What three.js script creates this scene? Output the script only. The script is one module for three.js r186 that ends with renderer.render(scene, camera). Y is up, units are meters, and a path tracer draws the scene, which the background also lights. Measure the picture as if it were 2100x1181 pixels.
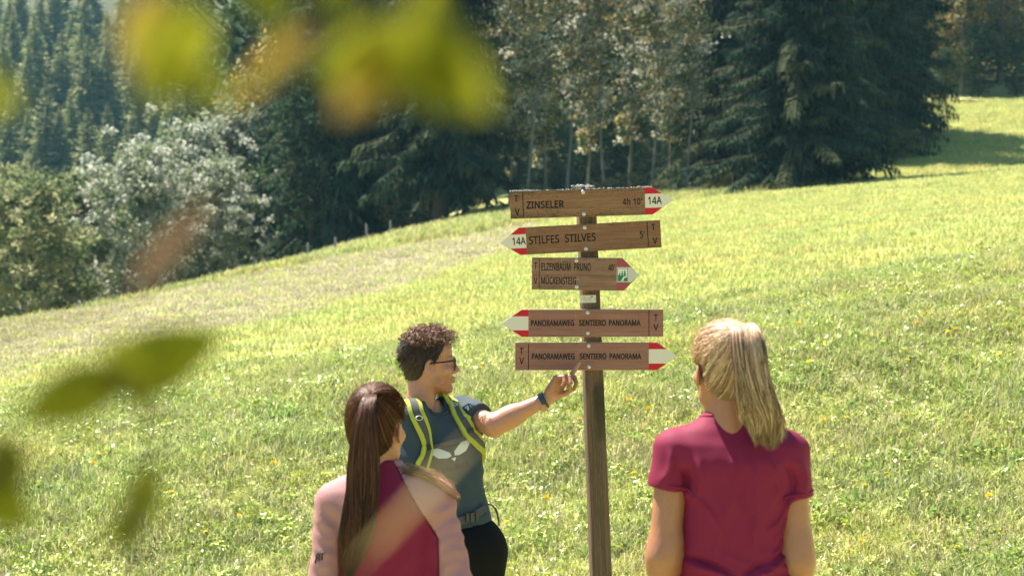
import * as THREE from 'three';
import { ImprovedNoise } from 'three/addons/math/ImprovedNoise.js';

// ---------------------------------------------------------------- camera, sky, sun, exposure
const EYE = 1.9, FPX = 3300;                       // camera height; focal length in photograph pixels (2100 wide)
const scene = new THREE.Scene();
const camera = new THREE.PerspectiveCamera(2 * Math.atan(590.5 / FPX) * 180 / Math.PI, 2100 / 1181, 0.05, 2000);
camera.position.set(0, EYE, 0);
camera.lookAt(0, EYE, -10);
camera.focus = 6.9;
camera.userData.fStop = 4.2;
scene.add(camera);

const SUN = new THREE.Vector3(-0.37, 0.865, -0.34).normalize();   // behind the trees, a little to the left
const sunLight = new THREE.DirectionalLight(new THREE.Color(1.0, 0.93, 0.8), 5.0);
sunLight.name = 'sun';
sunLight.position.copy(SUN).multiplyScalar(150).add(new THREE.Vector3(0, 0, -40));
sunLight.target.position.set(0, 0, -40);
sunLight.castShadow = true;
sunLight.shadow.mapSize.set(4096, 4096);
Object.assign(sunLight.shadow.camera, { left: -70, right: 70, top: 70, bottom: -70, near: 1, far: 400 });
scene.add(sunLight, sunLight.target);

{ // one computed clear sky: pale at the horizon, blue overhead, a broad glow round the sun
  const W = 256, H = 128, data = new Float32Array(W * H * 4), v = new THREE.Vector3();
  for (let r = 0; r < H; r++) for (let c = 0; c < W; c++) {
    const up = ((r + 0.5) / H - 0.5) * Math.PI, round = ((c + 0.5) / W - 0.5) * 2 * Math.PI;
    v.set(Math.cos(round) * Math.cos(up), Math.sin(up), Math.sin(round) * Math.cos(up));
    const h = Math.pow(1 - Math.max(0, v.y), 2.6), g = Math.exp((v.dot(SUN) - 1) * 7) * 0.7;
    const o = (r * W + c) * 4;
    data[o] = 0.055 + 0.11 * h + g * 0.36; data[o + 1] = 0.125 + 0.11 * h + g * 0.34; data[o + 2] = 0.21 + 0.06 * h + g * 0.3; data[o + 3] = 1;
  }
  const t = new THREE.DataTexture(data, W, H, THREE.RGBAFormat, THREE.FloatType);
  t.mapping = THREE.EquirectangularReflectionMapping; t.magFilter = THREE.LinearFilter; t.minFilter = THREE.LinearFilter; t.needsUpdate = true;
  scene.background = t; scene.environment = t;
}
const renderer = new THREE.WebGLRenderer({ antialias: true });
renderer.toneMapping = THREE.LinearToneMapping;
renderer.toneMappingExposure = 3.4;
renderer.shadowMap.enabled = true;
scene.fog = new THREE.FogExp2(new THREE.Color(0.34, 0.74, 0.9), 0.00023);

// ---------------------------------------------------------------- helpers
function rng(seed) { let s = seed | 0; return () => { s = (s + 0x6d2b79f5) | 0; let t = Math.imul(s ^ (s >>> 15), 1 | s); t = (t + Math.imul(t ^ (t >>> 7), 61 | t)) ^ t; return ((t ^ (t >>> 14)) >>> 0) / 4294967296; }; }
const perlin = new ImprovedNoise();
const noise = (x, y, z = 0) => perlin.noise(x, y, z);
const fbm = (x, y, z = 0, n = 4) => { let s = 0, a = 0.5, f = 1; for (let i = 0; i < n; i++) { s += a * perlin.noise(x * f + i * 7.3, y * f - i * 3.1, z * f); f *= 2.03; a *= 0.5; } return s; };
const clamp = (x, a = 0, b = 1) => Math.min(b, Math.max(a, x));
const lerp = (a, b, t) => a + (b - a) * t;
const sstep = (a, b, x) => { const t = clamp((x - a) / (b - a)); return t * t * (3 - 2 * t); };
const V = (x, y, z) => new THREE.Vector3(x, y, z);
const lin = (r, g, b) => new THREE.Color().setRGB(r, g, b);
// a point in the place: photograph column and row, metres ahead of the camera
const at = (px, py, d) => V((px - 1050) / FPX * d, EYE + (590.5 - py) / FPX * d, -d);
const taken = new Map();
function numbered(name) { const n = taken.get(name) ?? 0; taken.set(name, n + 1); return n ? name + '_' + String(n).padStart(3, '0') : name; }
function shade(o) { o.traverse((m) => { if (m.isMesh) { m.castShadow = true; m.receiveShadow = true; } }); return o; }
function tag(o, label, category, group, kind) {
  if (label) o.userData.label = label;
  if (category) o.userData.category = category;
  if (group) o.userData.group = group;
  if (kind) o.userData.kind = kind;
  return o;
}
function thing(name, label, category, pos = [0, 0, 0], group) {
  const g = new THREE.Group(); g.name = numbered(name); g.position.set(...pos); scene.add(g);
  return tag(g, label, category, group);
}
function part(name, geometry, material, parent, label) {
  const m = new THREE.Mesh(geometry, material); m.name = name; m.castShadow = m.receiveShadow = true; parent.add(m);
  if (label) m.userData.label = label;
  return m;
}
function copyOf(o, label) { const c = o.clone(); c.name = numbered(o.name.replace(/_\d{3}$/, '')); c.userData = { ...o.userData }; if (label) c.userData.label = label; scene.add(c); return c; }

// collects triangles with colours and uv
class MB {
  constructor() { this.p = []; this.i = []; this.c = []; this.u = []; this.n = 0; }
  v(x, y, z, c, u = 0, w = 0) { this.p.push(x, y, z); if (c) this.c.push(c[0], c[1], c[2]); this.u.push(u, w); return this.n++; }
  t(a, b, c) { this.i.push(a, b, c); }
  q(a, b, c, d) { this.i.push(a, b, c, a, c, d); }
  geo(flat) {
    const g = new THREE.BufferGeometry();
    g.setAttribute('position', new THREE.Float32BufferAttribute(this.p, 3));
    g.setAttribute('uv', new THREE.Float32BufferAttribute(this.u, 2));
    if (this.c.length === this.p.length) g.setAttribute('color', new THREE.Float32BufferAttribute(this.c, 3));
    g.setIndex(this.i);
    g.computeVertexNormals();
    return g;
  }
  // a round bar along points, radius r[i]
  tube(pts, r, sides, c, caps = true) {
    const T = V(0, 0, 0), N = V(0, 0, 0), B = V(0, 0, 0), n = pts.length;
    let prev = null; const rings = []; let len = 0;
    for (let k = 0; k < n; k++) {
      T.subVectors(pts[Math.min(k + 1, n - 1)], pts[Math.max(k - 1, 0)]).normalize();
      if (!prev) { N.set(Math.abs(T.x) > 0.8 ? 0 : 1, 0, Math.abs(T.x) > 0.8 ? 1 : 0); } else N.copy(prev);
      N.addScaledVector(T, -N.dot(T)).normalize(); prev = prev ?? V(0, 0, 0); prev.copy(N);
      B.crossVectors(T, N);
      if (k) len += pts[k].distanceTo(pts[k - 1]);
      const ring = [], R = typeof r === 'number' ? r : r[k], col = typeof c === 'function' ? c(k / (n - 1)) : c;
      for (let s = 0; s <= sides; s++) {
        const a = s / sides * Math.PI * 2, x = Math.cos(a) * R, y = Math.sin(a) * R;
        ring.push(this.v(pts[k].x + N.x * x + B.x * y, pts[k].y + N.y * x + B.y * y, pts[k].z + N.z * x + B.z * y, col, s / sides, len));
      }
      rings.push(ring);
    }
    for (let k = 0; k < n - 1; k++) for (let s = 0; s < sides; s++) this.q(rings[k][s], rings[k][s + 1], rings[k + 1][s + 1], rings[k + 1][s]);
    if (caps) for (const [e, flip] of [[0, 1], [n - 1, 0]]) {
      const m = this.v(pts[e].x, pts[e].y, pts[e].z, typeof c === 'function' ? c(e ? 1 : 0) : c);
      for (let s = 0; s < sides; s++) flip ? this.t(m, rings[e][s + 1], rings[e][s]) : this.t(m, rings[e][s], rings[e][s + 1]);
    }
  }
  // one folded leaf: rhomb of two faces along dir
  leaf(p, dir, side, len, wid, c, fold = 0.15) {
    const b = this.v(p.x, p.y, p.z, c, 0.5, 0), mx = p.x + dir.x * len * 0.45, my = p.y + dir.y * len * 0.45, mz = p.z + dir.z * len * 0.45;
    const ux = dir.y * side.z - dir.z * side.y, uy = dir.z * side.x - dir.x * side.z, uz = dir.x * side.y - dir.y * side.x, f = fold * wid;
    const l = this.v(mx + side.x * wid / 2 + ux * f, my + side.y * wid / 2 + uy * f, mz + side.z * wid / 2 + uz * f, c, 0, 0.5);
    const r = this.v(mx - side.x * wid / 2 + ux * f, my - side.y * wid / 2 + uy * f, mz - side.z * wid / 2 + uz * f, c, 1, 0.5);
    const t = this.v(p.x + dir.x * len, p.y + dir.y * len, p.z + dir.z * len, c, 0.5, 1);
    this.t(b, l, t); this.t(b, t, r);
  }
}
function unit(R, out = V(0, 0, 0)) { const z = R() * 2 - 1, a = R() * Math.PI * 2, s = Math.sqrt(1 - z * z); return out.set(s * Math.cos(a), z, s * Math.sin(a)); }
function sideOf(d, R) { const s = unit(R); s.addScaledVector(d, -s.dot(d)); return s.lengthSq() < 1e-6 ? V(1, 0, 0) : s.normalize(); }
const curve = (pts, n) => new THREE.CatmullRomCurve3(pts, false, 'centripetal').getPoints(n);

function dataTexture(w, h, fill, srgb) {
  const d = new Uint8Array(w * h * 4);
  for (let y = 0; y < h; y++) for (let x = 0; x < w; x++) { const c = fill(x / w, y / h), o = (y * w + x) * 4; d[o] = clamp(c[0]) * 255; d[o + 1] = clamp(c[1]) * 255; d[o + 2] = clamp(c[2]) * 255; d[o + 3] = 255; }
  const t = new THREE.DataTexture(d, w, h); t.wrapS = t.wrapT = THREE.RepeatWrapping; t.magFilter = THREE.LinearFilter; t.minFilter = THREE.LinearMipmapLinearFilter; t.generateMipmaps = true;
  if (srgb) t.colorSpace = THREE.SRGBColorSpace;
  t.needsUpdate = true; return t;
}
// tiling noise: blend of a periodic lattice
function tileNoise(period, seed) {
  const R = rng(seed), g = new Float32Array(period * period).map(() => R());
  return (u, v) => { const x = u * period, y = v * period, x0 = Math.floor(x), y0 = Math.floor(y), fx = x - x0, fy = y - y0, sx = fx * fx * (3 - 2 * fx), sy = fy * fy * (3 - 2 * fy), k = (a, b) => g[((b % period + period) % period) * period + ((a % period + period) % period)]; return lerp(lerp(k(x0, y0), k(x0 + 1, y0), sx), lerp(k(x0, y0 + 1), k(x0 + 1, y0 + 1), sx), sy); };
}
const weave = dataTexture(64, 64, (u, v) => { const a = 0.5 + 0.5 * Math.sin(u * Math.PI * 2 * 16) * Math.sin(v * Math.PI * 2 * 16); return [a, a, a]; });

// ---------------------------------------------------------------- the ground
const FT = [[-40, -0.6], [0, -0.02], [6.5, 0], [9, 0.2], [14, 1.2], [25, 1.92], [40, 2.76], [60, 4.15], [75, 5.1], [110, 7.1]];
function table(T, x) {
  if (x <= T[0][0]) return T[0][1]; const n = T.length; if (x >= T[n - 1][0]) return T[n - 1][1];
  let k = 0; while (x > T[k + 1][0]) k++;
  const sl = (i) => (T[i + 1][1] - T[i][1]) / (T[i + 1][0] - T[i][0]);
  const m = (i) => i <= 0 ? sl(0) : i >= n - 1 ? sl(n - 2) : (sl(i - 1) * sl(i) <= 0 ? 0 : 2 * sl(i - 1) * sl(i) / (sl(i - 1) + sl(i)));
  const h = T[k + 1][0] - T[k][0], t = (x - T[k][0]) / h, t2 = t * t, t3 = t2 * t;
  return T[k][1] * (2 * t3 - 3 * t2 + 1) + m(k) * h * (t3 - 2 * t2 + t) + T[k + 1][1] * (3 * t2 - 2 * t3) + m(k + 1) * h * (t3 - t2);
}
const S2 = [[-30, -0.12], [-18, -0.12], [-11, -0.04], [-8.5, 0.03], [-6, 0.06], [-4, 0.07], [0, 0.085], [8, 0.06], [14, 0.09], [22, 0.2], [60, 0.24]];
const crestAt = (x) => x < 0 ? Math.max(34, 60 + 1.5 * x) : Math.min(92, 60 + 0.55 * x);
const cross = (x) => x < 6 ? 0.14 * Math.max(x, -70) : 0.84 + 0.09 * (x - 6);
const field = (x, d) => cross(x) + table(FT, d);
const hillStart = (x, d) => 108 + 26 * sstep(-6, -26, x);
function G(x, d) {
  const dc = crestAt(x);
  let y = d <= dc ? field(x, d) : field(x, dc) + table(S2, x) * Math.min(d - dc, 90);
  const hs = hillStart(x, d);
  if (d > hs) { const e = d - hs; y += e < 30 ? 0.4 * e * e / 60 : 0.4 * (e - 15); }
  y += 0.05 * noise(x * 0.55, d * 0.55, 3.3) * sstep(7, 10, d) + 0.1 * noise(x * 0.13, d * 0.13, 9.1) * sstep(9, 20, d);
  return y;
}
const hay = (x, d) => { const b = table([[-30, 4], [-12, 13.5], [-7, 19.5], [-3, 26.5], [-0.6, 36], [0.6, 50], [2, 70], [40, 200]], x) + 2.2 * noise(x * 0.45, d * 0.3, 5) ; return sstep(-2.5, 2.5, d - b) * sstep(3, 1, d - crestAt(x)); };
{
  const n1 = tileNoise(9, 1), n2 = tileNoise(37, 2), n3 = tileNoise(151, 3), n4 = tileNoise(400, 4);
  const turf = dataTexture(1024, 1024, (u, v) => {
    const a = n1(u, v) * 0.3 + n2(u, v) * 0.3 + n3(u, v) * 0.25 + n4(u, v) * 0.35, k = 0.62 + 0.5 * a;
    return [k, k, k * 0.96];
  });
  const bump = dataTexture(1024, 1024, (u, v) => { const k = n3(u, v) * 0.5 + n4(u, v) * 0.5; return [k, k, k]; });
  const build = (xs, ds, name, col) => {
    const g = new THREE.BufferGeometry(), p = [], c = [], uv = [], id = [];
    for (const d of ds) for (const x of xs) { const X = x * (name === 'meadow' ? 1 : 1); p.push(X, G(X, d) - (name === 'meadow' ? 0 : 0.05), -d); uv.push(X / 4, d / 4); c.push(...col(X, d)); }
    const w = xs.length;
    for (let r = 0; r < ds.length - 1; r++) for (let k = 0; k < w - 1; k++) { const a = r * w + k; id.push(a, a + 1, a + w + 1, a, a + w + 1, a + w); }
    g.setAttribute('position', new THREE.Float32BufferAttribute(p, 3)); g.setAttribute('uv', new THREE.Float32BufferAttribute(uv, 2)); g.setAttribute('color', new THREE.Float32BufferAttribute(c, 3)); g.setIndex(id); g.computeVertexNormals();
    const m = new THREE.Mesh(g, new THREE.MeshStandardMaterial({ map: turf, bumpMap: bump, bumpScale: 0.03, vertexColors: true, roughness: 1 }));
    m.name = name; m.castShadow = m.receiveShadow = true; scene.add(m);
    return tag(m, null, null, null, 'structure');
  };
  const steps = (list) => { const out = []; for (const [a, b, s] of list) for (let x = a; x < b - 1e-6; x += s) out.push(x); return out; };
  const xs = steps([[-70, -20, 2.5], [-20, 30, 0.5], [30, 90, 2.5]]), ds = steps([[-30, 5, 2.5], [5, 20, 0.3], [20, 110, 0.75], [110, 131, 3]]);
  const mix3 = (a, b, t) => [lerp(a[0], b[0], t), lerp(a[1], b[1], t), lerp(a[2], b[2], t)];
  const meadow = build(xs, ds, 'meadow', (x, d) => {
    const j = fbm(x * 0.35, d * 0.35, 1, 3), green = mix3([0.3, 0.32, 0.085], [0.42, 0.4, 0.14], clamp(0.5 + j * 1.6));
    let c = mix3(green, [0.36, 0.32, 0.16], 0.5 * clamp(0.3 + 1.5 * fbm(x * 1.3, d * 1.3, 4, 3)));
    const straw = mix3([0.22, 0.2, 0.125], [0.38, 0.35, 0.24], clamp(0.5 + 1.8 * fbm(x * 0.6 + 9, d * 1.4, 2, 4)));
    c = mix3(c, straw, hay(x, d) * 0.95);
    return c;
  });
  const hx = []; for (let x = -420; x <= 420; x += 10) hx.push(x);
  const hd = []; for (let d = 100; d <= 640; d += 10) hd.push(d);
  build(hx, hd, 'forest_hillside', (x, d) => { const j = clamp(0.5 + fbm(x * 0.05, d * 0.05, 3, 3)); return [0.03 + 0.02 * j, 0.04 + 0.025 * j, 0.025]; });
}

// ---------------------------------------------------------------- grass
const leafMat = (extra) => new THREE.MeshPhysicalMaterial({ vertexColors: true, side: THREE.DoubleSide, roughness: 1, transmission: 0.5, thickness: 0, specularIntensity: 0, ...extra });
function blade(mb, R, x, z, h, w, c, lean) {
  const a = R() * Math.PI * 2, l = lean * (0.35 + R()), dx = Math.cos(a), dz = Math.sin(a), t = a + 1.2 + R() * 0.8, sx = Math.cos(t) * w / 2, sz = Math.sin(t) * w / 2;
  const y1 = h * 0.55, o1 = l * h * 0.22, y2 = h * (1 - 0.18 * l), o2 = l * h * 0.8;
  const p0 = mb.v(x - sx, -0.015, z - sz, c), p1 = mb.v(x + sx, -0.015, z + sz, c);
  const q0 = mb.v(x + dx * o1 - sx, y1, z + dz * o1 - sz, c), q1 = mb.v(x + dx * o1 + sx, y1, z + dz * o1 + sz, c);
  const e = mb.v(x + dx * o2, y2, z + dz * o2, c);
  mb.q(p0, p1, q1, q0); mb.t(q0, q1, e);
}
const GREENS = [[0.46, 0.46, 0.16], [0.36, 0.4, 0.125], [0.56, 0.53, 0.23], [0.23, 0.3, 0.09], [0.51, 0.49, 0.2], [0.42, 0.44, 0.14]];
const STRAWS = [[0.46, 0.41, 0.29], [0.36, 0.31, 0.2], [0.52, 0.48, 0.37]];
function clump(seed, n, rad, h0, h1, w, lean, straw) {
  const R = rng(seed), mb = new MB();
  for (let k = 0; k < n; k++) {
    const a = R() * 6.283, r = rad * Math.sqrt(R()), pal = R() < straw ? STRAWS : GREENS, c = pal[Math.floor(R() * pal.length)], j = 0.8 + 0.4 * R();
    blade(mb, R, Math.cos(a) * r, Math.sin(a) * r, lerp(h0, h1, R() * R() * 0.6 + R() * 0.4), w * (0.6 + 0.8 * R()), [c[0] * j, c[1] * j, c[2] * j], lean);
  }
  return mb.geo();
}
function herb(seed, n, size) { // low broad-leaved herbs: three leaflets on thin stalks
  const R = rng(seed), mb = new MB();
  for (let k = 0; k < n; k++) {
    const a = R() * 6.283, r = 0.07 * Math.sqrt(R()), x = Math.cos(a) * r, z = Math.sin(a) * r, y = 0.02 + 0.07 * R(), c = [[0.3, 0.37, 0.07], [0.4, 0.45, 0.08], [0.2, 0.27, 0.06]][Math.floor(R() * 3)];
    blade(mb, R, x, z, y, 0.002, c, 0.1);
    const rot = R() * 6.283, nl = R() < 0.5 ? 3 : 2;
    for (let q = 0; q < nl; q++) { const b = rot + q * 2.09, d = V(Math.cos(b), 1.3 * (R() - 0.35), Math.sin(b)).normalize(), s = V(-Math.sin(b), 1.2 * (R() - 0.5), Math.cos(b)).normalize(), L = size * (0.7 + 0.7 * R()); mb.leaf(V(x, y, z), d, s, L, L * 0.72, c, 0.1); }
  }
  return mb.geo();
}
function scatter(name, label, geo, mat, list) {
  const m = new THREE.InstancedMesh(geo, mat, list.length), o = new THREE.Object3D(), c = new THREE.Color();
  list.forEach((e, i) => { o.position.set(e[0], e[1], e[2]); o.rotation.set(e[6] ?? 0, e[3], e[7] ?? 0); o.scale.set(e[4], e[4] * (e[5] ?? 1), e[4]); o.updateMatrix(); m.setMatrixAt(i, o.matrix); if (e[8]) m.setColorAt(i, c.setRGB(...e[8])); });
  m.name = numbered(name); m.castShadow = m.receiveShadow = true; scene.add(m);
  return tag(m, label, 'grass', null, 'stuff');
}
{
  const R = rng(77), inView = (x, d, pad) => Math.abs(x) < 0.3182 * d * 1.0 + pad;
  const tint = (x, d, s) => { const j = fbm(x * 0.9 + 3, d * 0.9, s, 3), k = 1.14 + 0.5 * j, y = 1 + 0.3 * fbm(x * 0.5, d * 0.5, s + 5, 2); return [k * y, k, k * (1.05 - 0.3 * j)]; };
  const near = [[], [], [], [], []], herbs = [[], []], dry = [], weeds = [], tallGrass = [];
  for (let d = 7.2; d < 17.5;) {
    const row = 0.05; d += row;
    const half = 0.3182 * d + 0.7, dens = 420 * (d > 14 ? lerp(1, 0.55, (d - 14) / 3.5) : 1), n = Math.round(dens * row * half * 2);
    for (let k = 0; k < n; k++) {
      const x = (R() * 2 - 1) * half, dd = d + R() * row, patch = fbm(x * 1.1, dd * 1.1, 8, 3);
      const tall = 0.75 + 0.9 * clamp(0.5 + patch * 1.8) * (0.6 + 0.6 * R());
      if (R() < 0.012 + 0.16 * Math.max(0, fbm(x * 0.8 + 40, dd * 0.8, 5, 2) - 0.02)) weeds.push([x, G(x, dd), -dd, R() * 6.28, 0.7 + 0.8 * R(), 1, (R() - 0.5) * 0.4, (R() - 0.5) * 0.4, tint(x, dd, 3)]);
      if (R() < 0.004) tallGrass.push([x, G(x, dd), -dd, R() * 6.28, 0.7 + 0.6 * R(), 1, (R() - 0.5) * 0.5, (R() - 0.5) * 0.5, [1, 1, 1]]);
      if (R() < 0.08 + 0.3 * Math.max(0, fbm(x * 0.9 + 20, dd * 0.9, 2, 2))) herbs[R() < 0.5 ? 0 : 1].push([x, G(x, dd) - 0.005, -dd, R() * 6.28, 0.8 + 0.7 * R(), 1, (R() - 0.5) * 1.3, (R() - 0.5) * 1.3, tint(x, dd, 1)]);
      else if (R() < 0.07 + 0.3 * Math.max(0, fbm(x * 0.7 - 9, dd * 0.7, 6, 2))) dry.push([x, G(x, dd) - 0.005, -dd, R() * 6.28, 0.8 + 0.6 * R(), tall * 0.8, (R() - 0.5) * 0.6, (R() - 0.5) * 0.6, [1, 1, 1]]);
      else near[Math.floor(R() * 5)].push([x, G(x, dd) - 0.005, -dd, R() * 6.28, 0.85 + 0.5 * R(), tall, (R() - 0.5) * 0.4, (R() - 0.5) * 0.4, tint(x, dd, 0)]);
    }
  }
  const M = leafMat(), gloss = new THREE.MeshPhysicalMaterial({ vertexColors: true, side: THREE.DoubleSide, roughness: 0.36, specularIntensity: 1 });
  const nearMat = [M, M, M, M, gloss];
  near.forEach((l, k) => scatter('meadow_grass', 'tall sunlit meadow grass on the bank behind the signpost', clump(100 + k, 15, 0.08, 0.035, 0.12, 0.0048, 1.15, 0.14), nearMat[k], l));
  herbs.forEach((l, k) => scatter('clover_leaves', 'low clover and herb leaves among the grass of the bank', herb(200 + k, 11, 0.017), k ? gloss : M, l));
  scatter('dry_grass', 'dry straw coloured blades among the grass of the bank', clump(300, 12, 0.1, 0.04, 0.13, 0.005, 1.5, 0.9), M, dry);
  { const q = rng(61), mb = new MB(); for (let k = 0; k < 9; k++) { const a = k * 2.399 + q(), L = 0.05 + 0.06 * q(), c = [[0.17, 0.25, 0.07], [0.22, 0.31, 0.08], [0.28, 0.36, 0.1]][k % 3], up = 0.25 + 0.9 * q(), d1 = V(Math.cos(a), up, Math.sin(a)).normalize(), s1 = V(-Math.sin(a), 0, Math.cos(a)); mb.leaf(V(0, 0, 0), d1, s1, L, L * 0.3, c, 0.2); mb.leaf(V(d1.x * L * 0.5, d1.y * L * 0.5, d1.z * L * 0.5), V(d1.x, d1.y - 0.5, d1.z).normalize(), s1, L * 0.7, L * 0.26, c, 0.2); }
    scatter('meadow_weeds', 'broad leaved meadow plants among the grass of the bank', mb.geo(), M, weeds); }
  { const q = rng(62), mb = new MB(); for (let k = 0; k < 3; k++) { const a = q() * 6.28, h = 0.2 + 0.12 * q(), b = 0.06 * q(), pts = [V(0, -0.02, 0), V(Math.cos(a) * b * 0.3, h * 0.5, Math.sin(a) * b * 0.3), V(Math.cos(a) * b, h, Math.sin(a) * b)]; mb.tube(curve(pts, 5), 0.0011, 3, [0.45, 0.42, 0.2], false); for (let e = 0; e < 10; e++) { const t = 0.72 + 0.028 * e, p = V(lerp(0, Math.cos(a) * b, t * t), h * t, lerp(0, Math.sin(a) * b, t * t)), dd = V(q() - 0.5, 0.9, q() - 0.5).normalize(); mb.leaf(p, dd, sideOf(dd, q), 0.014, 0.004, [0.52, 0.46, 0.28]); } }
    scatter('seeding_grass', 'thin grass stalks with seed heads standing above the bank', mb.geo(), M, tallGrass); }
  // short mown grass further up, cut hay at its far left edge
  const far = [[], []], cut = [], strip = [];
  for (let d = 16; d < 104; d += 0.4) {
    const half = 0.3182 * d + 1.5, dens = lerp(46, 13, clamp((d - 16) / 45)), n = Math.round(dens * 0.4 * half * 2);
    for (let k = 0; k < n; k++) {
      const x = (R() * 2 - 1) * half, dd = d + R() * 0.4, s = lerp(1, 1.9, clamp((dd - 16) / 45)) * (0.75 + 0.5 * R()), past = dd - crestAt(x);
      if (past > 18 && x < 12) continue; if (d > 80 && x < 12) continue;
      const e = [x, G(x, dd) - 0.01, -dd, R() * 6.28, s, past > 1 && x < 14 ? 1.7 : 0.7 + 0.5 * R(), (R() - 0.5) * 0.2, (R() - 0.5) * 0.2, tint(x, dd, 2)];
      if (past > 0.5 && x < 14) { strip.push(e); }
      else if (R() < hay(x, dd)) { if (R() < 0.8) { e[5] *= 0.75; const j = 0.6 + 0.5 * R() + 0.5 * fbm(x * 0.5, dd * 1.5, 3, 3); e[8] = [j, j, j]; cut.push(e); } else far[0].push(e); }
      else far[R() < 0.5 ? 0 : 1].push(e);
    }
  }
  far.forEach((l, k) => scatter('mown_grass', 'short bright green mown grass of the sloping field', clump(400 + k, 34, 0.26, 0.03, 0.085, 0.011, 0.8, 0.06), M, l));
  scatter('cut_hay', 'grey straw coloured cut hay lying on the far left of the field', clump(500, 30, 0.28, 0.02, 0.075, 0.011, 2.2, 0.8), M, cut);
  scatter('edge_grass', 'longer grass in the shade between field edge and trees', clump(600, 30, 0.28, 0.05, 0.2, 0.014, 1, 0.15), M, strip);
}
// ---------------------------------------------------------------- trees
const barkTex = (() => { const a = tileNoise(12, 31), b = tileNoise(60, 32), c = tileNoise(140, 33); return dataTexture(256, 256, (u, v) => { const k = 0.45 + 0.4 * b(u, v * 0.35) + 0.25 * a(u, v) + 0.2 * c(u, v); return [k, k, k]; }); })();
const bark = (r, g, b) => new THREE.MeshStandardMaterial({ color: lin(r, g, b), map: barkTex, bumpMap: barkTex, bumpScale: 0.02, roughness: 0.95 });
const BARK = { grey: bark(0.22, 0.2, 0.17), pale: bark(0.22, 0.22, 0.19), brown: bark(0.1, 0.075, 0.055) };
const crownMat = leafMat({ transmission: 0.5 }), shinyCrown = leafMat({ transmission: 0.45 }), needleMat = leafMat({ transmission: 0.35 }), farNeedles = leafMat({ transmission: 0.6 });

// broad-leaved tree of unit-free metres; profile(t) gives crown radius at height share t
function broadleaf(o) {
  const R = rng(o.seed), wood = new MB(), crown = new MB(), H = o.h, pts = [], rad = [], n = 9;
  for (let k = 0; k <= n; k++) { const t = k / n; pts.push(V(o.wobble * noise(t * 2.2, o.seed * 1.7) * t * 3, H * 0.96 * t - 0.4, o.wobble * noise(t * 2.2, o.seed * 2.3 + 9) * t * 3)); rad.push(Math.max(0.012, o.trunk * Math.pow(1 - t, 0.75) * (1 + 0.5 * Math.exp(-t * 30)))); }
  wood.tube(pts, rad, 8);
  const curveT = new THREE.CatmullRomCurve3(pts), dir = V(0, 0, 0), p = V(0, 0, 0), q = V(0, 0, 0);
  const put = (c, spread, count) => {
    const hue = o.palette[Math.floor(Math.pow(R(), 1.2) * o.palette.length)];
    for (let i = 0; i < count; i++) {
      unit(R, q).multiplyScalar(spread * Math.pow(R(), 0.45)); q.y *= 0.75; q.add(c);
      const j = 0.75 + 0.5 * R(), d = unit(R); d.y -= 0.35; d.normalize();
      crown.leaf(q, d, sideOf(d, R), o.leaf * (0.7 + 0.6 * R()), o.leaf * 0.62 * (0.7 + 0.6 * R()), [hue[0] * j, hue[1] * j, hue[2] * j]);
    }
  };
  for (let k = 0; k < o.limbs; k++) {
    const t = lerp(o.clear, 0.97, Math.pow((k + R() * 0.8) / o.limbs, 0.9)), base = curveT.getPointAt(clamp(t * 0.98, 0, 1)), a = k * 2.399 + R() * 0.9, reach = o.profile((t - o.clear) / (1 - o.clear)) * (0.55 + 0.6 * R()), rise = reach * lerp(o.rise, 0.9, t) * (0.6 + 0.7 * R());
    const tip = V(base.x + Math.cos(a) * reach, base.y + rise, base.z + Math.sin(a) * reach), mid = V(lerp(base.x, tip.x, 0.55), lerp(base.y, tip.y, 0.4), lerp(base.z, tip.z, 0.55));
    const r0 = Math.max(0.015, o.trunk * 0.38 * (1 - t * 0.8)), bp = curve([base, mid, tip], 5);
    wood.tube(bp, bp.map((_, i) => lerp(r0, 0.008, i / 5)), 5);
    for (let s = 0; s < o.twigs; s++) {
      const f = lerp(0.3, 1.02, (s + R()) / o.twigs), on = bp[Math.min(5, Math.floor(f * 5))];
      unit(R, dir); dir.y = Math.abs(dir.y) * 0.5 - o.droop; dir.normalize();
      p.copy(on).addScaledVector(dir, o.spread * (0.5 + R()));
      if (s % 2 === 0) wood.tube([on.clone(), p.clone()], [0.012, 0.005], 3, undefined, false);
      put(p, o.spread * 0.75, o.cluster);
    }
  }
  return { wood: wood.geo(), crown: crown.geo() };
}
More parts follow.
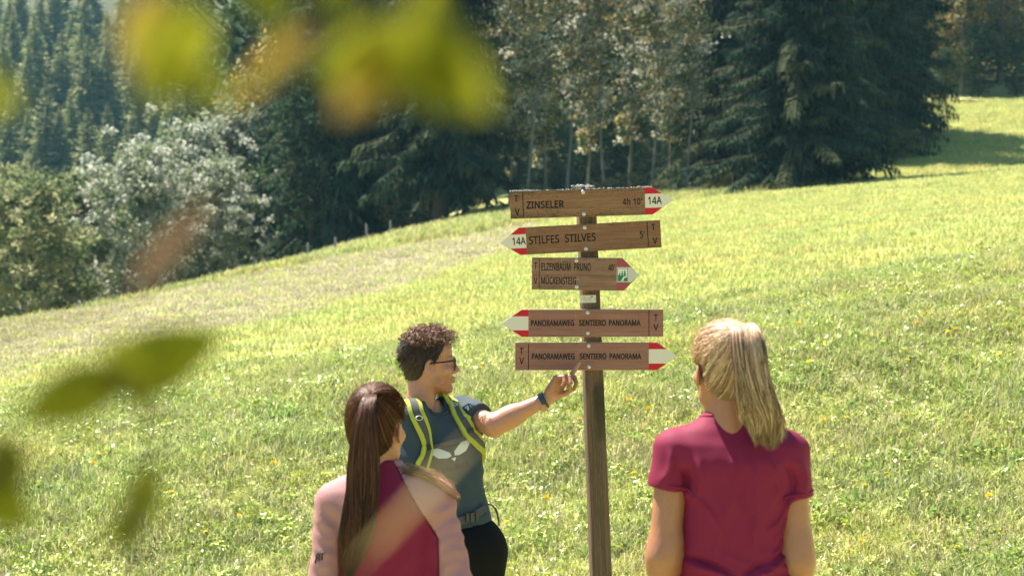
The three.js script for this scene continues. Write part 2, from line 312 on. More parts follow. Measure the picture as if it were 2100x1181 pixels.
// conifer: whorls of drooping branches hung with sprays
function conifer(o) {
  const R = rng(o.seed), wood = new MB(), crown = new MB(), H = o.h, d = V(0, 0, 0), s = V(0, 0, 0), p = V(0, 0, 0);
  wood.tube([V(0, -0.4, 0), V(0, H * 0.1, 0), V(0.03, H * 0.5, 0.02), V(0, H, 0)], [o.trunk * 1.25, o.trunk, o.trunk * 0.55, 0.02], 8);
  for (let y = o.clear; y < H * 0.985;) {
    const t = y / H, L = o.width * Math.pow(1 - t, o.taper) * (0.8 + 0.35 * R()) + 0.12, nb = Math.max(4, Math.round(o.perWhorl * (0.55 + 0.45 * (1 - t))));
    for (let b = 0; b < nb; b++) {
      const a = b / nb * 6.283 + y * 3.1 + R() * 0.7, l = L * (0.5 + 0.65 * R()), ca = Math.cos(a), sa = Math.sin(a), dr = lerp(o.droop, -0.25, t * t) * (0.45 + 1.1 * R()), ns = Math.max(3, Math.round(l / o.step)), hue = o.palette[Math.floor(R() * o.palette.length)];
      const pt = (u) => p.set(ca * l * u, y - dr * l * u * u * 0.9 + (u > 0.75 ? (u - 0.75) * l * 0.35 : 0), sa * l * u);
      const bp = [pt(0).clone(), pt(0.5).clone(), pt(1).clone()];
      if (o.wood) wood.tube(bp, [0.035 * (1 - t) + 0.01, 0.02 * (1 - t) + 0.008, 0.005], 4, undefined, false);
      for (let k = 0; k < ns; k++) {
        const u = 0.16 + 0.84 * (k + 0.6) / ns; pt(u);
        const w = Math.min(o.spray, 0.12 + 0.42 * l) * (0.55 + 0.55 * R()) * (1.15 - 0.45 * u);
        for (let q = -1; q <= 1; q++) {
          const side = q * (0.8 + 0.5 * R());
          d.set(ca * (q ? 0.55 : 1) - sa * side, -o.hang * (0.4 + R()) - dr * 0.5 * u, sa * (q ? 0.55 : 1) + ca * side).normalize();
          s.set(-d.z, 0.25 * (R() - 0.5), d.x).normalize();
          const j = 0.7 + 0.6 * R();
          crown.leaf(p, d, s, w, w * o.thin, [hue[0] * j, hue[1] * j, hue[2] * j], 0.25);
          if (o.fringe && q) for (let e = 0; e < 2; e++) { const f = 0.15 + 0.55 * R(), at0 = V(p.x + d.x * w * f, p.y + d.y * w * f, p.z + d.z * w * f), dn = V((R() - 0.5) * 0.5 + d.x * 0.3, -1, (R() - 0.5) * 0.5 + d.z * 0.3).normalize(), a2 = R() * 6.283, k2 = 0.7 + 0.6 * R(); s.set(Math.cos(a2), 0, Math.sin(a2)); crown.leaf(at0, dn, s, w * (0.5 + 0.8 * R()), w * o.thin * 1.1, [hue[0] * k2, hue[1] * k2, hue[2] * k2], 0.25); }
        }
      }
    }
    y += o.gap * (0.75 + 0.5 * R()) * (1 - 0.45 * t);
  }
  return { wood: wood.geo(), crown: crown.geo() };
}
const round = (r, peak = 0.4) => (t) => r * Math.pow(Math.max(0.02, Math.sin(Math.PI * Math.pow(clamp(t, 0.02, 0.99), Math.log(0.5) / Math.log(peak)))), 0.6);
const OLIVE = [[0.17, 0.2, 0.09], [0.26, 0.27, 0.14], [0.1, 0.135, 0.06], [0.34, 0.33, 0.19]];
const SILVER = [[0.3, 0.33, 0.24], [0.46, 0.47, 0.4], [0.16, 0.2, 0.1], [0.36, 0.38, 0.3]];
const RUSSET = [[0.2, 0.2, 0.07], [0.33, 0.25, 0.09], [0.14, 0.16, 0.06], [0.42, 0.26, 0.09], [0.3, 0.28, 0.14]];
const ASPEN = [[0.48, 0.47, 0.38], [0.1, 0.13, 0.05], [0.17, 0.18, 0.09], [0.3, 0.3, 0.19], [0.06, 0.085, 0.04], [0.36, 0.29, 0.12]];
const SHADE_GREENS = [[0.045, 0.08, 0.045], [0.06, 0.095, 0.045], [0.04, 0.07, 0.042]];  // shade of the wood is put into these dark leaf greens
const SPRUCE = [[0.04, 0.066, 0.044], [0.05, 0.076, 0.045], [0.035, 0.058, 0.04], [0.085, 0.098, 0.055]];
const FAR_LIGHTENED = [[0.18, 0.21, 0.09], [0.23, 0.25, 0.1], [0.12, 0.15, 0.07], [0.29, 0.28, 0.13]];  // far conifer greens, lightened to stand in for sun on the crowns
const kinds = {
  olive: { ...broadleaf({ seed: 11, h: 13, trunk: 0.2, clear: 0.1, limbs: 64, twigs: 7, cluster: 26, spread: 0.52, leaf: 0.26, rise: 0.35, droop: 0.05, wobble: 0.35, profile: round(3.9, 0.42), palette: OLIVE }), bark: BARK.grey, mat: crownMat, h: 13 },
  silver: { ...broadleaf({ seed: 12, h: 14, trunk: 0.22, clear: 0.08, limbs: 68, twigs: 7, cluster: 26, spread: 0.5, leaf: 0.26, rise: 0.4, droop: 0, wobble: 0.3, profile: round(4.0, 0.4), palette: SILVER }), bark: BARK.grey, mat: shinyCrown, h: 14 },
  russet: { ...broadleaf({ seed: 13, h: 20, trunk: 0.22, clear: 0.08, limbs: 64, twigs: 6, cluster: 18, spread: 0.8, leaf: 0.27, rise: 0.5, droop: 0.1, wobble: 0.4, profile: round(3.2, 0.38), palette: RUSSET }), bark: BARK.grey, mat: crownMat, h: 20 },
  aspen: { ...broadleaf({ seed: 14, h: 20, trunk: 0.1, clear: 0.2, limbs: 54, twigs: 5, cluster: 15, spread: 0.65, leaf: 0.25, rise: 0.7, droop: 0.05, wobble: 0.5, profile: round(1.9, 0.55), palette: ASPEN }), bark: BARK.pale, mat: shinyCrown, h: 20 },
  aspen2: { ...broadleaf({ seed: 15, h: 20, trunk: 0.09, clear: 0.3, limbs: 50, twigs: 5, cluster: 15, spread: 0.7, leaf: 0.25, rise: 0.8, droop: 0.05, wobble: 0.7, profile: round(2.2, 0.6), palette: [...ASPEN, [0.4, 0.41, 0.33]] }), bark: BARK.pale, mat: shinyCrown, h: 20 },
  dark: { ...broadleaf({ seed: 16, h: 19, trunk: 0.28, clear: 0.05, limbs: 80, twigs: 6, cluster: 18, spread: 0.9, leaf: 0.3, rise: 0.3, droop: 0.15, wobble: 0.3, profile: round(4.0, 0.35), palette: SHADE_GREENS }), bark: BARK.brown, mat: crownMat, h: 19 },
  bush: { ...broadleaf({ seed: 17, h: 2.6, trunk: 0.05, clear: 0.05, limbs: 26, twigs: 4, cluster: 14, spread: 0.35, leaf: 0.13, rise: 0.5, droop: 0, wobble: 0.2, profile: round(1.4, 0.5), palette: [...OLIVE, ...RUSSET] }), bark: BARK.grey, mat: crownMat, h: 2.6 },
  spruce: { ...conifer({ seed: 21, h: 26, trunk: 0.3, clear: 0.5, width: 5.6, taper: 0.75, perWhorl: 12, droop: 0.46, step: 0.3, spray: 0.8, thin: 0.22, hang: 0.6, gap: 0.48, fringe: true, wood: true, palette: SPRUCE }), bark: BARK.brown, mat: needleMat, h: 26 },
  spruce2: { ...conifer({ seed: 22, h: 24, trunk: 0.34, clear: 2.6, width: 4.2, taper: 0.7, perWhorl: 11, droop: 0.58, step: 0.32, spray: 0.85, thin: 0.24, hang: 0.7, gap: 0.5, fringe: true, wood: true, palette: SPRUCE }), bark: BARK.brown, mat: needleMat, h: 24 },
  far: { ...conifer({ seed: 23, h: 16, trunk: 0.18, clear: 0.6, width: 3.6, taper: 0.95, perWhorl: 14, droop: 0.35, step: 0.55, spray: 1.1, thin: 0.4, hang: 0.8, gap: 0.45, palette: FAR_LIGHTENED }), bark: BARK.brown, mat: farNeedles, h: 16 },
  far2: { ...conifer({ seed: 24, h: 16, trunk: 0.18, clear: 0.6, width: 3.0, taper: 0.9, perWhorl: 12, droop: 0.3, step: 0.55, spray: 1.05, thin: 0.4, hang: 0.8, gap: 0.45, palette: [...FAR_LIGHTENED, [0.2, 0.2, 0.1]] }), bark: BARK.brown, mat: farNeedles, h: 16 },
};
const NAMES = { olive: 'broadleaf_tree', silver: 'silver_leaved_tree', russet: 'autumn_tree', aspen: 'aspen_tree', aspen2: 'aspen_tree', dark: 'dark_tree', bush: 'bush', spruce: 'spruce_tree', spruce2: 'spruce_tree', far: 'conifer', far2: 'conifer' };
const treeR = rng(991), NEARER = 6;
function tree(kind, px, d, top, label, group, fat = 1) {
  if (d < 99) d -= NEARER;
  const k = kinds[kind], x = (px - 1050) / FPX * d, g = G(x, d), H = EYE + (590.5 - top) / FPX * d - g, s = H / k.h;
  const t = thing(NAMES[kind], label, kind === 'bush' ? 'bush' : 'tree', [x, g, -d], group);
  part('trunk', k.wood, k.bark, t); part('crown', k.crown, k.mat, t);
  t.rotation.y = treeR() * 6.283; t.scale.set(s * fat, s, s * fat);
  return t;
}
// the edge of the wood, left to right
for (const [px, d, top] of [[40, 80, 345], [140, 90, 325], [-40, 95, 300]]) tree('olive', px, d, top, 'round olive green tree beyond the left end of the field', 'olive trees at the left end of the field', 1.1);
for (const [px, d, top] of [[300, 84, 262], [405, 92, 215], [225, 96, 330], [450, 86, 300], [480, 97, 185], [545, 104, 135]]) tree('silver', px, d, top, 'round tree with silvery white leaves beside the olive trees', 'silver leaved trees', 1.0);
for (const [px, d, top] of [[520, 98, 95], [590, 104, -40]]) tree('russet', px, d, top, 'tall tree with yellow and orange leaves between silver trees and dark spruces', 'autumn coloured trees', 0.95);
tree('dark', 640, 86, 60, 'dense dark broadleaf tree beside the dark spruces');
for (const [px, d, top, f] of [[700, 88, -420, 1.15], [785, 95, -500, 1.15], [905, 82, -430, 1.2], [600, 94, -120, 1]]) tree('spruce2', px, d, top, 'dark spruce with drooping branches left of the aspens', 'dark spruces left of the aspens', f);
for (const [px, d, top, k] of [[955, 92, -190, 0], [1000, 84, -240, 1], [1045, 90, -150, 0], [1082, 80, -260, 1], [1118, 88, -210, 0], [1160, 83, -300, 1], [1205, 92, -160, 0], [1242, 82, -230, 1], [1290, 88, -280, 0], [1335, 84, -190, 1], [1375, 93, -240, 0], [1410, 82, -200, 1], [1445, 96, -260, 0]])
  tree(k ? 'aspen2' : 'aspen', px, d, top, 'slender aspen with thin pale trunk and small light leaves', 'slender aspens behind the signpost', 1.05);
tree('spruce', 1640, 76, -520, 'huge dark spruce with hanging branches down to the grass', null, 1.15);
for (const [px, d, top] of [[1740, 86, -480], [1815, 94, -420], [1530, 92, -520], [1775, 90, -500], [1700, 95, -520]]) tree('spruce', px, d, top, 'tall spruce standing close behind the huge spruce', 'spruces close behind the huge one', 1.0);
for (const [px, d, top] of [[1975, 108, -170], [2055, 112, -230], [2140, 108, -200]]) tree('russet', px, d, top, 'leafy tree with yellowish patches right of the spruces', 'leafy trees right of the spruces', 1.2);
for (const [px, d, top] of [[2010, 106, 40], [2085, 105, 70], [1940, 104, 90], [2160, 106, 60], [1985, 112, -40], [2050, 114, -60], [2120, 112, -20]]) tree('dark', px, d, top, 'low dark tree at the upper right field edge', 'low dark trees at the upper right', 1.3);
for (const [px, d, top] of [[985, 103, 190], [1062, 104, 150], [1140, 103, 200], [1225, 104, 160], [1312, 103, 190], [1392, 104, 170]]) tree('dark', px, d, top, 'low dense tree close behind the aspens, shade painted into its leaf colour', 'low dark trees behind the aspens', 1.3);
// second row that closes the wood
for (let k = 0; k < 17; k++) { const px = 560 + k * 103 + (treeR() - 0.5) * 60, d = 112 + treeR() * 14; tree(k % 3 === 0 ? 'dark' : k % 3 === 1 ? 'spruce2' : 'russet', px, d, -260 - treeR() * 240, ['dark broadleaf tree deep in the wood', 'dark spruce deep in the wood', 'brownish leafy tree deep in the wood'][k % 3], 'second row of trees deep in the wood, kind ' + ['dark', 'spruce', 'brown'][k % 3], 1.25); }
// low bushes at the foot of the wood
for (const [px, d, top] of [[820, 86, 400], [860, 88, 392], [960, 84, 392], [1100, 80, 372], [1240, 78, 362], [1300, 80, 350], [1360, 78, 366], [1470, 76, 345], [1760, 78, 330], [1850, 84, 262]]) tree('bush', px, d, top, 'low bush at the foot of the wood', 'low bushes at the foot of the wood', 1.3);
// conifers on the hillside far behind
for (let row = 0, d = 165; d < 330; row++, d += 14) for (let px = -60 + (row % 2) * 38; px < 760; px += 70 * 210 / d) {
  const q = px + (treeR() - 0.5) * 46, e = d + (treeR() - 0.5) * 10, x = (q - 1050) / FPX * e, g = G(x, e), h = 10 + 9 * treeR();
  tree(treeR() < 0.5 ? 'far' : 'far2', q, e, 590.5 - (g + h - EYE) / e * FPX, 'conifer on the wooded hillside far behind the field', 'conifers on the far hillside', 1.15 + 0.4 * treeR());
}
// ---------------------------------------------------------------- the signpost
const ZU = 1 / 4.921 / FPX * 6.36;                 // metres for one unit of the board drawings below
const signpost = thing('signpost', 'wooden hiking signpost with five arrow boards on a leaning post', 'signpost', at(1232, 1640, 6.4).toArray());
{
  const base = signpost.position, R = rng(5);
  const baseY = G(base.x, 6.4) - 0.15; base.y = baseY;
  const local = (px, py, d) => at(px, py, d).sub(base);
  // post: squared timber with rounded edges, leaning a little, thicker below
  const g1 = tileNoise(8, 41), g2 = tileNoise(90, 42), g3 = tileNoise(256, 43);
  const postMap = dataTexture(512, 1024, (u, v) => {
    const grain = g2(u, v * 0.06) * 0.55 + g3(u, v * 0.12) * 0.45, moss = sstep(0.5, 0.75, g1(u * 1, v) * 0.6 + g2(u, v) * 0.5), dark = sstep(0.62, 0.8, g1(v, u));
    let r = 0.3 + 0.22 * grain, g = 0.235 + 0.17 * grain, b = 0.19 + 0.12 * grain;
    r = lerp(r, 0.29, moss * 0.4); g = lerp(g, 0.28, moss * 0.45); b = lerp(b, 0.15, moss * 0.4);
    const k = 1 - 0.35 * dark; return [r * k, g * k, b * k];
  }, true);
  const postBump = dataTexture(256, 512, (u, v) => { const k = g2(u, v * 0.08) * 0.6 + g3(u, v * 0.2) * 0.4; return [k, k, k]; });
  const top = local(1201, 386, 6.42), foot = local(1250, 1640, 6.42); foot.y = 0;
  const mb = new MB(), axis = top.clone().sub(foot), rings = [], NS = 24, NR = 40;
  for (let k = 0; k <= NR; k++) {
    const t = k / NR, c = foot.clone().addScaledVector(axis, t), hw = lerp(0.0435, 0.0365, t), ring = [];
    for (let s = 0; s <= NS; s++) {
      const a = s / NS * 6.2832, ca = Math.cos(a), sa = Math.sin(a), q = Math.pow(Math.pow(Math.abs(ca), 5) + Math.pow(Math.abs(sa), 5), -1 / 5), w = 1 + 0.035 * noise(ca * 1.5, sa * 1.5 + t * 2, t * 9) + 0.02 * noise(ca * 6, sa * 6, t * 3);
      const x = ca * q * hw * w, z = sa * q * hw * w, tw = -0.16;
      ring.push(mb.v(c.x + x * Math.cos(tw) - z * Math.sin(tw), c.y, c.z + x * Math.sin(tw) + z * Math.cos(tw), null, s / NS, t * 1.9));
    }
    rings.push(ring);
  }
  for (let k = 0; k < NR; k++) for (let s = 0; s < NS; s++) mb.q(rings[k][s], rings[k + 1][s], rings[k + 1][s + 1], rings[k][s + 1]);
  const cap = mb.v(top.x, top.y + 0.006, top.z, null, 0.5, 0.5);
  for (let s = 0; s < NS; s++) mb.t(cap, rings[NR][s + 1], rings[NR][s]);
  part('post', mb.geo(), new THREE.MeshStandardMaterial({ map: postMap, bumpMap: postBump, bumpScale: 0.004, roughness: 0.92 }), signpost, 'weathered brown squared timber post');
  // lichen crumbs
  const crumbs = (list, name, col, parent) => {
    const m = new MB(); const ic = new THREE.IcosahedronGeometry(1, 1), ip = ic.attributes.position;
    for (const [x, y, z, r] of list) { const sx = r * (0.7 + 0.6 * R()), sy = r * (0.5 + 0.5 * R()), sz = r * (0.7 + 0.6 * R()), j = 0.75 + 0.4 * R(), o = R() * 9; for (let k = 0; k < ip.count; k += 3) { const id = []; for (let q = 0; q < 3; q++) { const px = ip.getX(k + q), py = ip.getY(k + q), pz = ip.getZ(k + q), w = 1 + 0.5 * noise(px * 2 + o, py * 2, pz * 2); id.push(m.v(x + px * sx * w, y + py * sy * w, z + pz * sz * w, [col[0] * j, col[1] * j, col[2] * j])); } m.t(...id); } }
    const o = part(name, m.geo(), new THREE.MeshStandardMaterial({ vertexColors: true, roughness: 1 }), parent, 'crumbs of pale grey lichen'); o.userData.kind = 'stuff'; return o;
  };
  const tl = []; for (let k = 0; k < 70; k++) { const a = R() * 6.283, r = 0.036 * Math.sqrt(R()); tl.push([top.x + Math.cos(a) * r - (R() < 0.3 ? 0.02 : 0), top.y + 0.002 + 0.006 * R(), top.z + Math.sin(a) * r, 0.004 + 0.006 * R()]); }
  crumbs(tl, 'lichen', [0.3, 0.29, 0.26], signpost);

  const boltGeo = new THREE.LatheGeometry([[0, 0.0045], [0.003, 0.0044], [0.0062, 0.0034], [0.0082, 0.0012], [0.0086, 0], [0.0086, -0.004]].map(([x, y]) => new THREE.Vector2(x, y)).reverse(), 16).rotateX(Math.PI / 2);
  const slot = new THREE.TorusGeometry(0.0032, 0.0008, 6, 12);
  const steel = new THREE.MeshStandardMaterial({ color: lin(0.55, 0.53, 0.5), metalness: 0.9, roughness: 0.38 }), dirt = new THREE.MeshStandardMaterial({ color: lin(0.08, 0.07, 0.06), roughness: 0.8 });
  const K = 1.2;
  function board(o) {
    const w = Math.round(o.len * K), h = Math.round(o.h * K), cv = document.createElement('canvas'); cv.width = w; cv.height = h;
    const c = cv.getContext('2d'), r = rng(o.seed), bc = document.createElement('canvas'); bc.width = w; bc.height = h; const b = bc.getContext('2d');
    const css = (q, a = 1) => `rgba(${q[0]},${q[1]},${q[2]},${a})`;
    c.fillStyle = css(o.wood); c.fillRect(0, 0, w, h); b.fillStyle = 'rgb(150,150,150)'; b.fillRect(0, 0, w, h);
    const grain = (n, col, a, lw) => { for (let k = 0; k < n; k++) { const y = r() * h, x = r() * w - 200, L = 100 + r() * w * 0.8, dy = (r() - 0.5) * 6; c.strokeStyle = css(col, a * (0.3 + r())); c.lineWidth = lw * (0.4 + r()); c.beginPath(); c.moveTo(x, y); c.bezierCurveTo(x + L * 0.3, y + dy, x + L * 0.6, y - dy, x + L, y + dy * 0.4); c.stroke(); b.strokeStyle = `rgba(60,60,60,${a * (0.3 + r())})`; b.lineWidth = lw * (0.4 + r()); b.beginPath(); b.moveTo(x, y); b.bezierCurveTo(x + L * 0.3, y + dy, x + L * 0.6, y - dy, x + L, y + dy * 0.4); b.stroke(); } };
    for (let k = 0; k < 90; k++) { const x = r() * w, y = r() * h, rx = 40 + r() * 220, ry = 3 + r() * 16; c.fillStyle = css(r() < 0.5 ? o.light : o.dark, 0.05 + 0.07 * r()); c.beginPath(); c.ellipse(x, y, rx, ry, 0, 0, 7); c.fill(); }
    for (let k = 0; k < 40; k++) { const x = r() * w, y = r() * h, rx = 30 + r() * 160, ry = 4 + r() * 22; c.fillStyle = r() < 0.5 ? `rgba(150,140,130,${0.05 + 0.1 * r()})` : `rgba(60,44,32,${0.04 + 0.1 * r()})`; c.beginPath(); c.ellipse(x, y, rx, ry, 0, 0, 7); c.fill(); }
    grain(320, o.dark, 0.3, 1.8); grain(150, o.light, 0.2, 1.4); grain(24, o.crack ?? o.dark, 0.5, 1.6);
    if (o.moss) for (let k = 0; k < o.moss; k++) { const e = r(), y = r() < 0.6 ? h - Math.pow(r(), 2.2) * h * 0.4 : Math.pow(r(), 2.5) * h * 0.3, x = r() < 0.45 ? Math.pow(r(), 1.7) * w * 0.3 : r() * w; c.fillStyle = `rgba(${38 + 30 * e},${34 + 26 * e},${18 + 14 * e},${0.18 + 0.4 * r()})`; c.beginPath(); c.ellipse(x, y, 2 + r() * 12, 1 + r() * 3.4, 0, 0, 7); c.fill(); }
    if (o.moss) for (let k = 0; k < o.moss * 0.12; k++) { const e = r(), low = r() < 0.5, y = low ? h - Math.pow(r(), 1.8) * h * 0.13 : Math.pow(r(), 1.8) * h * 0.13, x = r() * w, L = 20 + r() * 120; c.strokeStyle = `rgba(${30 + 22 * e},${26 + 18 * e},${16 + 10 * e},${0.25 + 0.45 * r()})`; c.lineWidth = 1 + r() * 4; c.beginPath(); c.moveTo(x, y); c.lineTo(x + L, y + (r() - 0.5) * 4); c.stroke(); }
    c.save(); c.scale(K, K); b.save(); b.scale(K, K);
    const F = '#0d0a08';
    const paint = (pts, col) => { for (const [q, s] of [[c, col], [b, 'rgb(170,170,170)']]) { q.fillStyle = s; q.beginPath(); pts.forEach(([x, y], i) => i ? q.lineTo(x, y) : q.moveTo(x, y)); q.closePath(); q.fill(); } };
    const text = (s, x0, x1, y, cap, font = 'bold', stroke = 0, col = F) => { for (const [q, s2] of [[c, col], [b, 'rgb(20,20,20)']]) { q.save(); const px = cap / 0.715; q.font = `${font} ${px}px sans-serif`; const m = q.measureText(s).width; q.translate(x0, y + cap / 2); q.scale((x1 - x0) / m, 1); q.textBaseline = 'alphabetic'; q.fillStyle = s2; q.fillText(s, 0, 0); if (stroke) { q.lineWidth = stroke; q.strokeStyle = s2; q.lineJoin = 'round'; q.strokeText(s, 0, 0); } q.restore(); } };
    const line = (x, y0, y1, lw) => { for (const [q, s] of [[c, F], [b, 'rgb(20,20,20)']]) { q.fillStyle = s; q.fillRect(x - lw / 2, y0, lw, y1 - y0); } };
    o.draw({ paint, text, line, c, r });
    c.restore(); b.restore();
    // scratches and bird streaks
    for (let k = 0; k < (o.streaks ?? 0); k++) { const x = (o.streakX ?? (() => r()))(r) * w, y = r() * h * 0.7; c.strokeStyle = `rgba(225,215,205,${0.12 + 0.35 * r()})`; c.lineWidth = 0.8 + r() * 2.2; c.beginPath(); c.moveTo(x, y); c.lineTo(x + (r() - 0.5) * 4, y + 8 + r() * 60); c.stroke(); }
    if (o.moss) for (let k = 0; k < o.moss * 0.25; k++) { const x = r() * w, y = r() * h; c.fillStyle = `rgba(60,48,28,${0.1 + 0.25 * r()})`; c.beginPath(); c.ellipse(x, y, 1 + r() * 4, 0.8 + r() * 1.5, 0, 0, 7); c.fill(); }
    const map = new THREE.CanvasTexture(cv); map.colorSpace = THREE.SRGBColorSpace; map.magFilter = THREE.LinearFilter;
    const bump = new THREE.CanvasTexture(bc); bump.magFilter = THREE.LinearFilter;
    const sh = new THREE.Shape(); o.outline.forEach(([x, y], i) => i ? sh.lineTo(x * ZU, -y * ZU) : sh.moveTo(x * ZU, -y * ZU)); sh.closePath();
    const g = new THREE.ExtrudeGeometry(sh, { depth: 0.02, bevelEnabled: true, bevelThickness: 0.0015, bevelSize: 0.0015, bevelOffset: -0.0015, bevelSegments: 2, steps: 1 });
    const p = g.attributes.position, n = g.attributes.normal, uv = g.attributes.uv;
    for (let k = 0; k < p.count; k++) { const sideFace = Math.abs(n.getZ(k)) < 0.5; uv.setXY(k, clamp((p.getX(k) + (sideFace ? p.getZ(k) * 0.5 : 0)) / (o.len * ZU), 0.004, 0.996), clamp(1 + (p.getY(k) + (sideFace ? (p.getZ(k) - 0.0215) * 0.8 * Math.sign(n.getY(k)) : 0)) / (o.h * ZU), 0.01, 0.99)); }
    const wood = new THREE.MeshStandardMaterial({ map, bumpMap: bump, bumpScale: 0.0016, roughness: 0.82 });
    const edge = new THREE.MeshStandardMaterial({ color: lin(...o.edge), bumpMap: postBump, bumpScale: 0.002, roughness: 0.9 });
    g.clearGroups();                                     // front and back carry the print, the rim is bare wood
    const front = [], rim = [], posn = p;
    for (let k = 0; k < p.count; k += 3) { const nz = (n.getZ(k) + n.getZ(k + 1) + n.getZ(k + 2)) / 3; (nz > 0.4 ? front : rim).push(k, k + 1, k + 2); }
    g.setIndex([...front, ...rim]); g.addGroup(0, front.length, 0); g.addGroup(front.length, rim.length, 1);
    const m = new THREE.Mesh(g, [wood, edge]); m.name = 'arrow_board'; m.castShadow = m.receiveShadow = true; m.userData.label = o.label;
    m.position.copy(local(o.tl[0], o.tl[1], 6.36)); m.position.z -= 0.0215; m.rotation.z = o.turn * Math.PI / 180; if (o.yaw) m.rotation.y = o.yaw;
    signpost.add(m);
    for (const [x, y] of o.bolts) { const q = part('bolt', boltGeo, steel, m); q.position.set(x * ZU, -y * ZU, 0.0225); q.rotation.z = r() * 3; }
    return m;
  }
  const WOODA = { wood: [140, 98, 68], light: [186, 150, 114], dark: [96, 60, 36], edge: [0.3, 0.24, 0.18], crack: [52, 34, 22] };
  const WOODB = { wood: [150, 102, 86], light: [184, 140, 122], dark: [108, 66, 53], edge: [0.5, 0.42, 0.34], crack: [80, 44, 34] };
  const RED = '#bf1626', WHITE = '#d9cdbd';
  const b1 = board({ ...WOODA, seed: 1, len: 1652, h: 275, tl: [1045.4, 392.8], turn: 1.78, moss: 2300, streaks: 6, label: 'mossy top arrow board pointing right, with route number 14A in a red and white tip',
    outline: [[0, 0], [0, 275], [1438, 275], [1652, 136], [1438, 0]], bolts: [[740, 30], [742, 248]],
    draw: ({ paint, text, line }) => { paint([[1363, 0], [1450, 0], [1545, 66], [1363, 66]], RED); paint([[1363, 66], [1545, 66], [1652, 136], [1540, 208], [1363, 208]], WHITE); paint([[1363, 208], [1540, 208], [1440, 275], [1363, 275]], RED); line(133, 14, 264, 9); text('T', 44, 86, 72, 66); text('V', 48, 96, 208, 66); text('ZINSELER', 166, 543, 142, 68, 'normal', 7); text("4h 10'", 1136, 1338, 139, 66); text('14A', 1388, 1530, 134, 72, 'normal', 4); } });
  board({ ...WOODA, wood: [134, 91, 63], seed: 2, len: 1632, h: 276, tl: [1021.7 + 1.5, 469], turn: 3.1, moss: 500, streaks: 14, streakX: (r) => 0.75 + 0.25 * r(), label: 'brown arrow board pointing left, second from the top, with route number 14A',
    outline: [[203, 0], [0, 140], [203, 276], [1632, 276], [1632, 0]], bolts: [[866, 36], [866, 250]],
    draw: ({ paint, text, line }) => { paint([[268, 0], [196, 0], [100, 68], [268, 68]], RED); paint([[268, 68], [100, 68], [0, 140], [100, 208], [268, 208]], WHITE); paint([[268, 208], [100, 208], [200, 276], [268, 276]], RED); text('14A', 123, 262, 134, 72, 'normal', 4); text('STILFES', 293, 604, 134, 76, 'normal', 5); text('STILVES', 656, 973, 134, 76, 'normal', 5); text("5'", 1413, 1471, 137, 70); line(1496, 12, 262, 9); text('T', 1536, 1576, 66, 64); text('V', 1540, 1590, 205, 64); } });
  board({ ...WOODA, wood: [142, 102, 80], light: [190, 160, 140], dark: [100, 66, 48], seed: 3, len: 1082, h: 328, tl: [1092, 527.8], turn: -0.5, yaw: -0.1, moss: 200, streaks: 46, label: 'short weathered arrow board with two lines of lettering and a small green emblem at its faded red tip',
    outline: [[0, 0], [0, 324], [930, 328], [1082, 170], [914, 0]], bolts: [[450, 28], [455, 292]],
    draw: ({ paint, text, line, c, r }) => { paint([[858, 0], [914, 0], [1000, 92], [858, 92]], '#9c4650'); paint([[858, 92], [1000, 92], [1082, 170], [1000, 244], [858, 244]], '#c9bfb4'); paint([[858, 244], [1000, 244], [930, 328], [858, 328]], '#9c4650'); line(77, 4, 312, 7); text('T', 22, 56, 85, 66, 'normal', 3); text('V', 22, 58, 232, 66, 'normal', 3); text('ELZENBAUM', 92, 396, 92, 72, 'normal', 5); text('PRUNO', 424, 598, 92, 72, 'normal', 5); text("40'", 772, 840, 97, 64, 'bold'); text('MÜCKENSTEIG', 92, 452, 232, 68, 'normal', 5);
      c.strokeStyle = '#20241f'; c.lineWidth = 4; c.strokeRect(866, 106, 100, 128); c.fillStyle = '#dad6c8'; c.fillRect(868, 108, 96, 124); c.fillStyle = '#1c7448';
      for (const [x, y, s] of [[888, 150, 16], [912, 134, 16], [938, 128, 18]]) { for (let k = 0; k < 3; k++) { c.beginPath(); c.moveTo(x, y + k * 18 - 10); c.lineTo(x - s * (0.5 + k * 0.25), y + 14 + k * 20); c.lineTo(x + s * (0.5 + k * 0.25), y + 14 + k * 20); c.fill(); } }
      c.beginPath(); c.moveTo(870, 230); c.lineTo(870, 172); c.bezierCurveTo(890, 160, 900, 190, 925, 186); c.lineTo(900, 230); c.fill(); c.beginPath(); c.moveTo(925, 230); c.bezierCurveTo(925, 205, 945, 190, 962, 196); c.lineTo(962, 230); c.fill();
      for (let k = 0; k < 160; k++) { c.strokeStyle = `rgba(215,205,195,${0.05 + 0.2 * r()})`; c.lineWidth = 0.6 + r() * 1.2; const x = r() * 1000, y = r() * 320; c.beginPath(); c.moveTo(x, y); c.lineTo(x + (r() - 0.5) * 60, y + (r() - 0.5) * 34); c.stroke(); } } });
